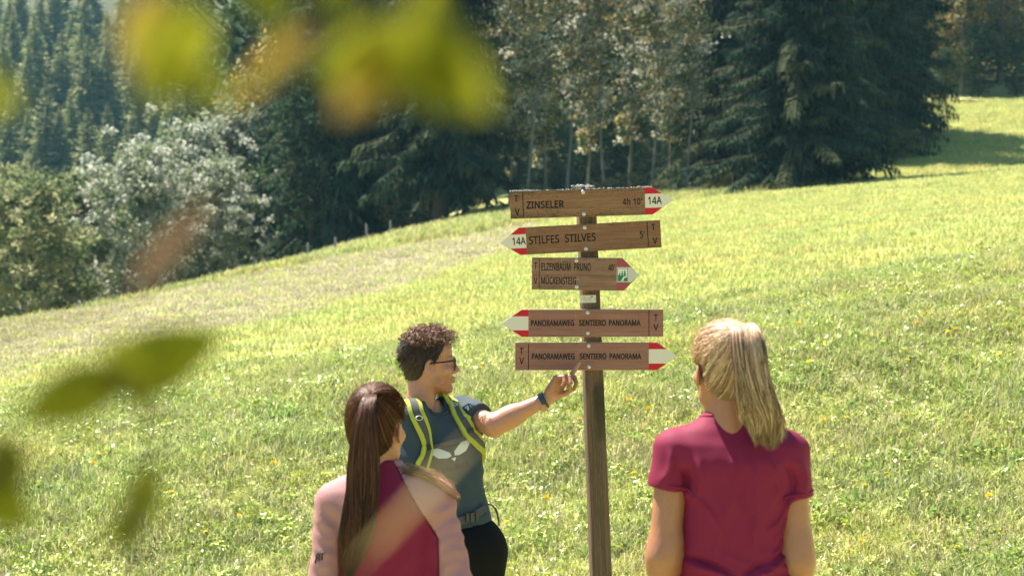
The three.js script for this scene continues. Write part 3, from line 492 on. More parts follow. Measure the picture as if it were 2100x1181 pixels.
  board({ ...WOODB, seed: 4, len: 1638, h: 278, tl: [1028, 634.6], turn: 0.1, streaks: 34, streakX: (r) => r() < 0.5 ? 0.6 + 0.38 * r() : r(), label: 'reddish arrow board pointing left with a red and white tip, directly below the small plaque',
    outline: [[206, 0], [0, 139], [206, 278], [1638, 278], [1638, 0]], bolts: [[872, 33], [874, 240]],
    draw: ({ paint, text, line }) => { paint([[274, 0], [200, 0], [98, 70], [274, 70]], RED); paint([[274, 70], [98, 70], [0, 139], [98, 210], [274, 210]], WHITE); paint([[274, 210], [98, 210], [200, 278], [274, 278]], RED); text('PANORAMAWEG', 296, 738, 137, 54, 'normal', 6); text('SENTIERO', 783, 1058, 137, 54, 'normal', 6); text('PANORAMA', 1082, 1403, 137, 54, 'normal', 6); line(1490, 6, 272, 8); text('T', 1540, 1580, 85, 64, 'normal', 3); text('V', 1538, 1584, 182, 64, 'normal', 3); } });
  board({ ...WOODB, seed: 5, len: 1643, h: 280, tl: [1056.4, 702.2], turn: 0.0, streaks: 30, streakX: (r) => r() < 0.7 ? 0.8 + 0.2 * r() : r(), label: 'reddish arrow board pointing right with a red and white tip, lowest on the post',
    outline: [[0, 0], [0, 280], [1433, 280], [1643, 140], [1433, 0]], bolts: [[742, 33], [745, 246]],
    draw: ({ paint, text, line }) => { paint([[1351, 0], [1440, 0], [1540, 68], [1351, 68]], RED); paint([[1351, 68], [1540, 68], [1643, 140], [1540, 213], [1351, 213]], WHITE); paint([[1351, 213], [1540, 213], [1440, 280], [1351, 280]], RED); text('PANORAMAWEG', 166, 606, 140, 54, 'normal', 6); text('SENTIERO', 653, 926, 140, 54, 'normal', 6); text('PANORAMA', 950, 1273, 140, 54, 'normal', 6); line(138, 16, 272, 8); text('T', 48, 88, 88, 64, 'normal', 3); text('V', 46, 92, 185, 64, 'normal', 3); } });
  const bl = []; for (let k = 0; k < 130; k++) { const x = R() < 0.35 ? R() * 200 : R() < 0.4 ? 1280 + 160 * R() : R() * 1420; bl.push([x * ZU, 0.001 + 0.003 * R(), 0.002 + 0.018 * R(), 0.0016 + 0.0032 * R() * R()]); }
  crumbs(bl, 'lichen', [0.42, 0.4, 0.36], b1);
  // small white plaque under the short board
  const pc = document.createElement('canvas'); pc.width = 264; pc.height = 124; const q = pc.getContext('2d');
  q.fillStyle = '#cfc9c0'; q.fillRect(0, 0, 264, 124); q.fillStyle = '#555'; q.font = 'bold 22px sans-serif';
  for (const [y, runs] of [[26, [[44, 50], [140, 18], [176, 40]]], [46, [[50, 60], [130, 70]]], [66, [[46, 34], [96, 90]]], [86, [[60, 60], [140, 60]]]]) for (const [x, w] of runs) for (let k = 0; k < w; k += 9) q.fillRect(x + k, y, 6, 7 + (k % 4));
  q.fillStyle = '#222'; q.fillRect(176, 18, 40, 14); q.beginPath(); q.arc(18, 66, 8, 0, 7); q.arc(246, 62, 8, 0, 7); q.fill();
  const pt = new THREE.CanvasTexture(pc); pt.colorSpace = THREE.SRGBColorSpace; pt.magFilter = THREE.LinearFilter;
  const plaque = part('plaque', new THREE.BoxGeometry(0.064, 0.03, 0.002), new THREE.MeshStandardMaterial({ map: pt, roughness: 0.5, metalness: 0.1 }), signpost, 'small white metal plaque with faint print');
  plaque.position.copy(local(1206, 613, 6.373)); plaque.rotation.z = 0.02;
}
// ---------------------------------------------------------------- people: distance fields meshed on a grid
const smin = (a, b, k) => { const h = Math.max(k - Math.abs(a - b), 0) / k; return Math.min(a, b) - h * h * k * 0.25; };
const smax = (a, b, k) => -smin(-a, -b, k);
const cap = (a, b, ra, rb) => { const [ax, ay, az] = a, bx = b[0] - ax, by = b[1] - ay, bz = b[2] - az, l2 = bx * bx + by * by + bz * bz || 1e-9; return (x, y, z) => { const px = x - ax, py = y - ay, pz = z - az, t = clamp((px * bx + py * by + pz * bz) / l2), dx = px - bx * t, dy = py - by * t, dz = pz - bz * t; return Math.sqrt(dx * dx + dy * dy + dz * dz) - (ra + (rb - ra) * t); }; };
const ell = (c, r) => (x, y, z) => { const px = (x - c[0]) / r[0], py = (y - c[1]) / r[1], pz = (z - c[2]) / r[2], k0 = Math.sqrt(px * px + py * py + pz * pz), k1 = Math.sqrt(px * px / (r[0] * r[0]) + py * py / (r[1] * r[1]) + pz * pz / (r[2] * r[2])); return k1 < 1e-6 ? -Math.min(...r) : k0 * (k0 - 1) / k1; };
const join = (k, ...fs) => (x, y, z) => { let d = fs[0](x, y, z); for (let i = 1; i < fs.length; i++) d = smin(d, fs[i](x, y, z), k); return d; };
const moved = (f, m) => { const e = m.clone().invert().elements; return (x, y, z) => f(e[0] * x + e[4] * y + e[8] * z + e[12], e[1] * x + e[5] * y + e[9] * z + e[13], e[2] * x + e[6] * y + e[10] * z + e[14]); };
// trunk: rows of [height, centre x, centre z, half width, half depth], rounded boxes in plan
const trunkField = (rows, ex = 2.35) => { const y0 = rows[0][0], y1 = rows[rows.length - 1][0], N = 240, T = new Float32Array((N + 2) * 4); for (let c = 0; c < 4; c++) { const col = rows.map((r) => [r[0], r[c + 1]]); for (let k = 0; k <= N + 1; k++) T[k * 4 + c] = table(col, y0 + (y1 - y0) * Math.min(k, N) / N); } return (x, y, z) => { const t = clamp((y - y0) / (y1 - y0)) * N, i = Math.floor(t), f = t - i, o = i * 4, cx = T[o] + (T[o + 4] - T[o]) * f, cz = T[o + 1] + (T[o + 5] - T[o + 1]) * f, a = T[o + 2] + (T[o + 6] - T[o + 2]) * f, b = T[o + 3] + (T[o + 7] - T[o + 3]) * f, k = Math.pow(Math.pow(Math.abs((x - cx) / a), ex) + Math.pow(Math.abs((z - cz) / b), ex), 1 / ex), d = (k - 1) * Math.min(a, b), e = Math.max(y - y1, y0 - y); return e > 0 ? Math.max(d, e) : d; }; };
function meshField(f, lo, hi, cell) {
  const nx = Math.ceil((hi[0] - lo[0]) / cell) + 1, ny = Math.ceil((hi[1] - lo[1]) / cell) + 1, nz = Math.ceil((hi[2] - lo[2]) / cell) + 1, F = new Float32Array(nx * ny * nz), at3 = (i, j, k) => (k * ny + j) * nx + i;
  const B = 4;
  for (let k = 0; k < nz; k += B) for (let j = 0; j < ny; j += B) for (let i = 0; i < nx; i += B) {
    const c = f(lo[0] + (i + 1.5) * cell, lo[1] + (j + 1.5) * cell, lo[2] + (k + 1.5) * cell), far = Math.abs(c) > cell * 9 + 0.012;
    for (let q = k; q < Math.min(nz, k + B); q++) for (let r = j; r < Math.min(ny, j + B); r++) for (let s = i; s < Math.min(nx, i + B); s++) F[at3(s, r, q)] = far ? c : f(lo[0] + s * cell, lo[1] + r * cell, lo[2] + q * cell);
  }
  const id = new Int32Array(nx * ny * nz).fill(-1), pos = [], ix = [];
  const E = [[0, 1], [2, 3], [4, 5], [6, 7], [0, 2], [1, 3], [4, 6], [5, 7], [0, 4], [1, 5], [2, 6], [3, 7]], v = new Float32Array(8);
  for (let k = 0; k < nz - 1; k++) for (let j = 0; j < ny - 1; j++) for (let i = 0; i < nx - 1; i++) {
    let m = 0; for (let q = 0; q < 8; q++) { v[q] = F[at3(i + (q & 1), j + ((q >> 1) & 1), k + (q >> 2))]; if (v[q] < 0) m |= 1 << q; }
    if (m === 0 || m === 255) continue;
    let sx = 0, sy = 0, sz = 0, n = 0;
    for (const [a, b] of E) if ((v[a] < 0) !== (v[b] < 0)) { const t = v[a] / (v[a] - v[b]); sx += (a & 1) + ((b & 1) - (a & 1)) * t; sy += ((a >> 1) & 1) + (((b >> 1) & 1) - ((a >> 1) & 1)) * t; sz += (a >> 2) + ((b >> 2) - (a >> 2)) * t; n++; }
    id[at3(i, j, k)] = pos.length / 3; pos.push(lo[0] + (i + sx / n) * cell, lo[1] + (j + sy / n) * cell, lo[2] + (k + sz / n) * cell);
  }
  const quad = (a, b, c, d, flip) => { if (a < 0 || b < 0 || c < 0 || d < 0) return; flip ? ix.push(a, c, b, a, d, c) : ix.push(a, b, c, a, c, d); };
  for (let k = 1; k < nz - 1; k++) for (let j = 1; j < ny - 1; j++) for (let i = 1; i < nx - 1; i++) {
    const s = F[at3(i, j, k)] < 0;
    if (s !== (F[at3(i + 1, j, k)] < 0)) quad(id[at3(i, j - 1, k - 1)], id[at3(i, j, k - 1)], id[at3(i, j, k)], id[at3(i, j - 1, k)], !s);
    if (s !== (F[at3(i, j + 1, k)] < 0)) quad(id[at3(i - 1, j, k - 1)], id[at3(i - 1, j, k)], id[at3(i, j, k)], id[at3(i, j, k - 1)], !s);
    if (s !== (F[at3(i, j, k + 1)] < 0)) quad(id[at3(i - 1, j - 1, k)], id[at3(i, j - 1, k)], id[at3(i, j, k)], id[at3(i - 1, j, k)], !s);
  }
  const g = new THREE.BufferGeometry(); g.setAttribute('position', new THREE.Float32BufferAttribute(pos, 3)); g.setIndex(ix); g.computeVertexNormals();
  return g;
}
const creases = (list) => (x, y) => { let s = 0; for (const [x0, y0, x1, y1, w, A] of list) { const dx = x1 - x0, dy = y1 - y0, l2 = dx * dx + dy * dy, t = ((x - x0) * dx + (y - y0) * dy) / l2; if (t < -0.15 || t > 1.15) continue; const bow = 0.012 * Math.sin(clamp(t) * 3.14), d = ((x - x0) * -dy + (y - y0) * dx) / Math.sqrt(l2) - bow, f = sstep(-0.15, 0.25, t) * sstep(1.15, 0.7, t); s += A * f * Math.exp(-d * d / (w * w)); } return s; };
function mergeGeos(list, beard) {
  let nv = 0, ni = 0; for (const g of list) { nv += g.attributes.position.count; ni += g.index.count; }
  const p = new Float32Array(nv * 3), n = new Float32Array(nv * 3), ix = new Uint32Array(ni); let a = 0, b = 0;
  for (const g of list) { p.set(g.attributes.position.array, a * 3); n.set(g.attributes.normal.array, a * 3); for (let k = 0; k < g.index.count; k++) ix[b + k] = g.index.array[k] + a; a += g.attributes.position.count; b += g.index.count; }
  const g = new THREE.BufferGeometry(); g.setAttribute('position', new THREE.BufferAttribute(p, 3)); g.setAttribute('normal', new THREE.BufferAttribute(n, 3)); g.setIndex(new THREE.BufferAttribute(ix, 1));
  const col = new Float32Array(nv * 3);   // blotches and freckles of the skin, stubble where there is some
  for (let k = 0; k < nv; k++) { const x = p[k * 3], y = p[k * 3 + 1], z = p[k * 3 + 2], m = fbm(x * 22, y * 22, z * 22, 3), f = noise(x * 190, y * 190, z * 190), b = beard ? beard(x, y, z) * (0.75 + 0.5 * f) : 0, j = 1 + 0.14 * m - (f > 0.42 ? 0.1 : 0); col[k * 3] = j * (1 - 0.32 * b); col[k * 3 + 1] = j * (0.98 - 0.12 * m) * (1 - 0.38 * b); col[k * 3 + 2] = j * (0.97 - 0.16 * m) * (1 - 0.4 * b); }
  g.setAttribute('color', new THREE.BufferAttribute(col, 3));
  return g;
}
// box-projected uv in metres, for fabric weave
function boxUV(g, s = 1) {
  const p = g.attributes.position, n = g.attributes.normal, uv = new Float32Array(p.count * 2);
  for (let k = 0; k < p.count; k++) { const ax = Math.abs(n.getX(k)), ay = Math.abs(n.getY(k)), az = Math.abs(n.getZ(k)); const [u, v] = az >= ax && az >= ay ? [p.getX(k), p.getY(k)] : ax >= ay ? [p.getZ(k), p.getY(k)] : [p.getX(k), p.getZ(k)]; uv[k * 2] = u * s; uv[k * 2 + 1] = v * s; }
  g.setAttribute('uv', new THREE.BufferAttribute(uv, 2)); return g;
}
// head looking along +z, origin between the ears at eye height
function headField(o = {}) {
  const w = o.wide ?? 1, S = (f) => (x, y, z) => f(Math.abs(x) / w, y, z);
  const skull = join(0.03, ell([0, 0.035, -0.018], [0.075, 0.094, 0.098]), ell([0, 0.045, 0.02], [0.066, 0.066, 0.062]));
  const face = join(0.02, ell([0, -0.045, 0.03], [0.058, 0.075, 0.056]), cap([0, -0.104, 0.068], [0, -0.1, 0.06], 0.017, 0.02));
  const jaw = S(join(0.015, cap([0.054, -0.04, -0.004], [0.05, -0.075, 0.006], 0.017, 0.017), cap([0.05, -0.075, 0.006], [0.012, -0.107, 0.064], 0.017, 0.014)));
  const cheek = S(ell([0.04, -0.03, 0.058], [0.024, 0.02, 0.022]));
  const brow = S(cap([0.004, 0.016, 0.079], [0.04, 0.016, 0.066], 0.011, 0.01));
  const nose = join(0.008, cap([0, 0.008, 0.084], [0, -0.032, 0.106], 0.007, 0.0105), S(ell([0.011, -0.038, 0.092], [0.009, 0.008, 0.011])));
  const lips = join(0.004, S(cap([0, -0.0635, 0.0905], [0.022, -0.067, 0.078], 0.0065, 0.004)), S(cap([0, -0.076, 0.0895], [0.018, -0.074, 0.079], 0.0075, 0.004)));
  const socket = S(ell([0.032, 0.0, 0.092], [0.017, 0.011, 0.016])), ball = S(ell([0.032, -0.001, 0.07], [0.0125, 0.0115, 0.0125]));
  const ear = S((x, y, z) => { const X = x - 0.081, Y = y + 0.012, Z = z + 0.008, x2 = X + Z * 0.42, z2 = Z + Y * -0.2; const o1 = ell([0, 0, 0], [0.008, 0.031, 0.0185])(x2, Y, z2), hole = ell([0.007, 0.003, 0.003], [0.007, 0.018, 0.0095])(x2, Y, z2); return smax(o1, -hole, 0.005); });
  const neck = join(0.02, cap([0, -0.05, -0.03], [0, -0.22, -0.052], o.neck ?? 0.052, (o.neck ?? 0.052) * 1.08), S(cap([0.055, -0.03, -0.02], [0.02, -0.2, 0.0], 0.016, 0.016)));
  return (x, y, z) => {
    let d = smin(skull(x, y, z), face(x, y, z), 0.03);
    d = smin(d, jaw(x, y, z), 0.02); d = smin(d, cheek(x, y, z), 0.02); d = smin(d, brow(x, y, z), 0.012);
    d = smax(d, -socket(x, y, z), 0.012); d = smin(d, ball(x, y, z), 0.002);
    d = smin(d, nose(x, y, z), 0.01); d = smin(d, lips(x, y, z), 0.006); d = smin(d, neck(x, y, z), 0.022); d = smin(d, ear(x, y, z), 0.006);
    return d;
  };
}
// hand: palm in the xy plane, fingers along +y, thumb towards +x, palm faces +z; curl[i] bends finger i towards +z
function handField(curl, thumb, s = 1) {
  const fs = [], P = (x, y, z) => [x * s, y * s, z * s];
  const roots = [[0.03, 0.092, 0], [0.009, 0.097, -0.001], [-0.012, 0.093, -0.001], [-0.031, 0.083, 0.001]], lens = [[0.042, 0.026, 0.022], [0.046, 0.03, 0.023], [0.042, 0.028, 0.022], [0.033, 0.021, 0.019]];
  const palm = join(0.012 * s, cap(P(0.024, 0.03, 0.001), P(0.028, 0.085, 0), 0.0135 * s, 0.0115 * s), cap(P(0.006, 0.02, 0.001), P(0.008, 0.09, -0.001), 0.015 * s, 0.0115 * s), cap(P(-0.012, 0.022, 0.001), P(-0.013, 0.086, 0), 0.014 * s, 0.011 * s), cap(P(-0.024, 0.03, 0.002), P(-0.031, 0.078, 0.002), 0.0125 * s, 0.0105 * s), cap(P(0, -0.03, 0), P(0.002, 0.02, 0), 0.025 * s, 0.022 * s), cap(P(0.03, 0.03, 0.01), P(0.02, 0.02, 0.012), 0.013 * s, 0.012 * s));
  roots.forEach((r, i) => {
    let [x, y, z] = r, a = 0; const c = curl[i], splay = (1.5 - i) * 0.05 * (c > 0.9 ? 0.2 : 1);
    for (let k = 0; k < 3; k++) { a += c * (k === 0 ? 0.95 : k === 1 ? 1.15 : 0.75); const L = lens[i][k], nx = x + Math.sin(splay) * L * Math.cos(a), ny = y + Math.cos(a) * L, nz = z + Math.sin(a) * L; fs.push(cap(P(x, y, z), P(nx, ny, nz), (0.0098 - k * 0.0011 - (i === 3 ? 0.0012 : 0)) * s, (0.0087 - k * 0.0011 - (i === 3 ? 0.0012 : 0)) * s)); x = nx; y = ny; z = nz; }
  });
  const T = thumb.map((p) => P(...p));
  fs.push(cap(T[0], T[1], 0.0125 * s, 0.0105 * s), cap(T[1], T[2], 0.0105 * s, 0.0095 * s), cap(T[2], T[3], 0.0095 * s, 0.0075 * s));
  return (x, y, z) => { let d = palm(x, y, z), e = 1e9; for (const f of fs) { const q = f(x, y, z); e = smin(e, q, 0.0018 * s); } return smin(d, e, 0.008 * s); };
}
const THUMB = { folded: [[0.02, 0.03, 0.008], [0.043, 0.058, 0.022], [0.034, 0.08, 0.036], [0.012, 0.088, 0.042]], relaxed: [[0.02, 0.03, 0.006], [0.043, 0.055, 0.014], [0.052, 0.083, 0.02], [0.05, 0.107, 0.024]] };
const frame = (o, y, z) => { const Y = y.clone().normalize(), X = new THREE.Vector3().crossVectors(Y, z).normalize(), Z = new THREE.Vector3().crossVectors(X, Y); return new THREE.Matrix4().makeBasis(X, Y, Z).setPosition(o); };
const bounds = (m, lo, hi) => { const b = new THREE.Box3(V(...lo), V(...hi)).applyMatrix4(m); return [b.min.toArray(), b.max.toArray()]; };
const meshMoved = (f, m, lo, hi, cell) => meshField(f, lo, hi, cell).applyMatrix4(m);
// hair strand as a thin tapering bar
function strand(mb, pts, r, c, sides = 3) { const n = pts.length; mb.tube(pts, pts.map((_, i) => r * (i === 0 ? 0.7 : i === n - 1 ? 0.15 : 1)), sides, c, false); }
// points of a ribbon laid over a field's surface
function onSurface(f, p, off) { const q = p.clone(), e = 0.002; for (let k = 0; k < 6; k++) { const d = f(q.x, q.y, q.z) - off, gx = f(q.x + e, q.y, q.z) - f(q.x - e, q.y, q.z), gy = f(q.x, q.y + e, q.z) - f(q.x, q.y - e, q.z), gz = f(q.x, q.y, q.z + e) - f(q.x, q.y, q.z - e), l = Math.hypot(gx, gy, gz) || 1; q.x -= gx / l * d * 0.9; q.y -= gy / l * d * 0.9; q.z -= gz / l * d * 0.9; } return q; }
function normalOf(f, p) { const e = 0.003; return V(f(p.x + e, p.y, p.z) - f(p.x - e, p.y, p.z), f(p.x, p.y + e, p.z) - f(p.x, p.y - e, p.z), f(p.x, p.y, p.z + e) - f(p.x, p.y, p.z - e)).normalize(); }
function ribbon(f, pts, w, thick, off, n = 40, shift = 0) {
  const mb = new MB(), line = curve(pts, n).map((p) => onSurface(f, p, off)), rows = [];
  line.forEach((p, k) => {
    const T = line[Math.min(k + 1, n)].clone().sub(line[Math.max(k - 1, 0)]).normalize(), N = normalOf(f, p), B = T.clone().cross(N).normalize(), row = [];
    for (const [s, h] of [[-1, -0.4], [-1, 1], [1, 1], [1, -0.4]]) { const q = p.clone().addScaledVector(B, shift + s * w / 2); const e = onSurface(f, q, off + h * thick); row.push(mb.v(e.x, e.y, e.z, null, k / n * 6, s)); }
    rows.push(row);
  });
  for (let k = 0; k < n; k++) for (let s = 0; s < 4; s++) mb.q(rows[k][s], rows[k + 1][s], rows[k + 1][(s + 1) % 4], rows[k][(s + 1) % 4]);
  mb.q(...rows[0].slice().reverse()); mb.q(...rows[n]);
  const g = mb.geo().toNonIndexed(); g.computeVertexNormals(); return g;
}
const skinMat = (r, g, b) => new THREE.MeshPhysicalMaterial({ color: lin(r, g, b), vertexColors: true, roughness: 0.42, specularIntensity: 1, sheen: 0.25, sheenColor: lin(0.5, 0.4, 0.35), sheenRoughness: 0.5 });
const cloth = (r, g, b, extra) => new THREE.MeshPhysicalMaterial({ color: lin(r, g, b), roughness: 0.72, specularIntensity: 0.5, sheen: 0.3, sheenColor: lin(Math.min(1, r * 1.5 + 0.3), Math.min(1, g * 1.5 + 0.22), Math.min(1, b * 1.5 + 0.26)), sheenRoughness: 0.45, bumpMap: weave, bumpScale: 0.0004, ...extra });
const hairMat = new THREE.MeshPhysicalMaterial({ vertexColors: true, roughness: 0.42, specularIntensity: 0.7, side: THREE.DoubleSide });
const darkHair = new THREE.MeshPhysicalMaterial({ vertexColors: true, roughness: 0.48, specularIntensity: 0.32, side: THREE.DoubleSide });
// legs with trousers and shoes: hips at hipY, feet at the two given spots
function legs(group, hipL, hipR, footL, footR, mat, girth = 1) {
  const parts = []; for (const [h, f] of [[hipL, footL], [hipR, footR]]) { const knee = [lerp(h[0], f[0], 0.5), lerp(h[1], f[1], 0.5) - 0.01, lerp(h[2], f[2], 0.5) + (f[3] ?? 0.02)]; parts.push(cap(h, knee, 0.092 * girth, 0.065 * girth), cap(knee, [f[0], 0.1, f[2]], 0.065 * girth, 0.052 * girth)); }
  const pel = cap([hipL[0] * 0.6 + hipR[0] * 0.4, hipL[1] + 0.03, hipL[2] * 0.6 + hipR[2] * 0.4], [hipL[0] * 0.4 + hipR[0] * 0.6, hipR[1] + 0.03, hipL[2] * 0.4 + hipR[2] * 0.6], 0.12 * girth, 0.12 * girth);
  const J = join(0.05, ...parts, pel), f = (x, y, z) => J(x, y, z) + 0.004 * noise(x * 12, y * 7, z * 12), xs = [hipL[0], hipR[0], footL[0], footR[0]], zs = [hipL[2], hipR[2], footL[2], footR[2]];
  part('trousers', boxUV(meshField(f, [Math.min(...xs) - 0.2, 0.03, Math.min(...zs) - 0.2], [Math.max(...xs) + 0.2, hipL[1] + 0.2, Math.max(...zs) + 0.2], 0.014), 20), mat, group);
  for (const ft of [footL, footR]) { const a = ft[4] ?? 0, dx = Math.sin(a), dz = Math.cos(a), sf = join(0.03, cap([ft[0] - dx * 0.05, 0.05, ft[2] - dz * 0.05], [ft[0] + dx * 0.14, 0.042, ft[2] + dz * 0.14], 0.046, 0.04), cap([ft[0], 0.06, ft[2]], [ft[0], 0.13, ft[2]], 0.045, 0.05)); part('shoe', meshField((x, y, z) => smax(sf(x, y, z), 0.004 - y, 0.01), [ft[0] - 0.25, -0.02, ft[2] - 0.25], [ft[0] + 0.25, 0.2, ft[2] + 0.25], 0.01), new THREE.MeshStandardMaterial({ color: lin(0.07, 0.065, 0.06), roughness: 0.7 }), group); }
}
// hair swept over the skull to a tie and a tail hanging from it; all in head axes, then turned with the head
const skullOnly = join(0.03, ell([0, 0.035, -0.018], [0.075, 0.094, 0.098]), ell([0, 0.045, 0.02], [0.066, 0.066, 0.062]), ell([0, -0.02, -0.045], [0.058, 0.07, 0.05]));
const hairCut = (x, y, z) => Math.max(z - (0.006 + (y + 0.01) * 0.62), -0.04 + (z + 0.02) * 0.85 - y, 0.032 - Math.hypot((y + 0.016) * 0.85, z + 0.004));
function ponytailHair(group, HM, o) {
  const hm = o.mat ?? hairMat;
  const R = rng(o.seed), inv = HM.clone().invert(), base = o.base.clone().applyMatrix4(inv);
  const capF = (x, y, z) => smax(skullOnly(x, y, z) - 0.0085, hairCut(x, y, z), 0.008);
  const hg = meshField(capF, [-0.11, -0.13, -0.15], [0.11, 0.16, 0.12], 0.004).applyMatrix4(HM);
  const hc = new Float32Array(hg.attributes.position.count * 3); for (let k = 0; k < hc.length; k += 3) hc.set(o.root, k); hg.setAttribute('color', new THREE.BufferAttribute(hc, 3));
  const hair = part('hair', hg, hm, group, o.label);
  const mb = new MB(), C = V(0, 0.035, -0.018), ub = base.clone().sub(C).normalize(), p = V(0, 0, 0);
  const pick = () => { const c = o.palette[Math.floor(R() * o.palette.length)], j = 0.75 + 0.5 * R(); return [c[0] * j, c[1] * j, c[2] * j]; };
  for (let k = 0, done = 0; k < 9000 && done < o.strands; k++) {
    const u = unit(R).clone(), s = onSurface(skullOnly, V(C.x + u.x * 0.09, C.y + u.y * 0.09, C.z + u.z * 0.09), 0.009);
    if (hairCut(s.x, s.y, s.z) > -0.002 || u.dot(ub) > 0.93) continue;
    done++;
    const a = Math.acos(clamp(u.dot(ub), -1, 1)), sa = Math.sin(a), pts = [], off = 0.0095 + 0.004 * R(), wav = (R() - 0.5) * 0.25, c = pick();
    for (let q = 0; q <= 8; q++) { const t = q / 8 * 0.97, w0 = Math.sin((1 - t) * a) / sa, w1 = Math.sin(t * a) / sa; p.set(u.x * w0 + ub.x * w1, u.y * w0 + ub.y * w1, u.z * w0 + ub.z * w1); p.x += wav * Math.sin(t * 3.1) * 0.12; p.normalize().multiplyScalar(0.1).add(C); pts.push(onSurface(skullOnly, p, off + 0.006 * t * t + (o.wave ?? 0) * Math.sin(t * 22 + k) * (1 - t)).applyMatrix4(HM)); }
    strand(mb, pts, 0.0008, c);
  }
  part('hair_strands', mb.geo(), hm, hair);
  // the tail
  const tail = new MB(), path = new THREE.CatmullRomCurve3(o.tail, false, 'centripetal'), N = 18;
  const centre = []; for (let k = 0; k <= N; k++) centre.push(path.getPointAt(k / N));
  for (let k = 0; k < o.count; k++) {
    const a = R() * 6.283, rr = Math.pow(R(), 0.5), pts = [], ph = R() * 9, lock = Math.floor(R() * 22), endT = lerp(lerp(o.short ?? 0.78, 1.06, ((lock * 13) % 22) / 21), 1, 0) * (0.9 + 0.12 * R()), la = lock * 2.4, c = pick(), lockDark = 0.45 + 0.8 * ((lock * 7) % 5) / 4;
    for (let q = 0; q <= 14; q++) {
      const t = q / 14 * endT, i = clamp(t, 0, 0.999) * N, i0 = Math.floor(i), P = centre[i0].clone().lerp(centre[i0 + 1] ?? centre[N], i - i0), W = table(o.width, t);
      const gather = 0.2 * sstep(0.1, 0.8, t) + 0.55 * sstep(0.72, 1, t / endT), ex = lerp(Math.cos(a) * rr, Math.cos(la) * (0.3 + 0.6 * ((lock * 3) % 7) / 6), gather), ez = lerp(Math.sin(a) * rr, Math.sin(la) * (0.3 + 0.6 * ((lock * 5) % 7) / 6), gather);
      P.x += ex * W + (o.flick ?? 0) * Math.max(0, ex) * sstep(0.6, 1, t) + (o.curl ?? 0.006) * Math.sin(t * 9 + la) * t + 0.0035 * noise(ph, t * 5) * t; P.z += ez * W * 0.55 + (o.curl ?? 0.006) * Math.cos(t * 8 + la * 1.7) * t; P.y += 0.004 * noise(ph + 5, t * 6) - (t > 1 ? (t - 1) * 0.25 : 0) + 0.01 * (R() - 0.5) * t;
      pts.push(P);
    }
    strand(tail, pts, 0.0006 + 0.0004 * R(), [c[0] * lockDark, c[1] * lockDark, c[2] * lockDark]);
  }
  part('ponytail', tail.geo(), hm, hair);
  const tie = new MB(), ax = o.tail[1].clone().sub(o.tail[0]).normalize(), s1 = sideOf(ax, R), s2 = ax.clone().cross(s1), ring = [];
  const tc = o.tail[0].clone().lerp(o.tail[1], 0.35); for (let k = 0; k <= 20; k++) { const a = k / 20 * 6.2832; ring.push(tc.clone().addScaledVector(s1, Math.cos(a) * o.tie).addScaledVector(s2, Math.sin(a) * o.tie)); }
  tie.tube(ring, 0.0038, 6, o.palette[1]); part('hair_tie', tie.geo(), hm, hair);
  // loose flyaway hairs round the head
  const fly = new MB(); for (let k = 0; k < (o.fly ?? 90); k++) { const u = unit(R).clone(); u.y = Math.abs(u.y) * 0.9; u.normalize(); const s = onSurface(skullOnly, V(C.x + u.x * 0.1, C.y + u.y * 0.1, C.z + u.z * 0.1), 0.011); if (hairCut(s.x, s.y, s.z) > 0.004) continue; const d = unit(R).addScaledVector(u, 0.9).normalize(), L = 0.015 + 0.03 * R(); strand(fly, [0, 0.35, 0.7, 1].map((t) => s.clone().addScaledVector(d, L * t).addScaledVector(ub, L * t * t * 0.7).applyMatrix4(HM)), 0.0005, pick()); }
  part('flyaway_hair', fly.geo(), hm, hair);
  return { hair, pick, R };
}
function collarRing(field, centre, rx, rz, tilt, r, mat, parent, name = 'collar', twist = 0) {
  const pts = []; for (let k = 0; k <= 48; k++) { const a = k / 48 * 6.2832, x = Math.cos(a) * rx, z = Math.sin(a) * rz; pts.push(onSurface(field, V(centre.x + x * Math.cos(twist) + z * Math.sin(twist), centre.y + z * tilt, centre.z - x * Math.sin(twist) + z * Math.cos(twist)), r * 0.3)); }
  const mb = new MB(); mb.tube(pts, r, 8, undefined, false); return part(name, mb.geo(), mat, parent);
}

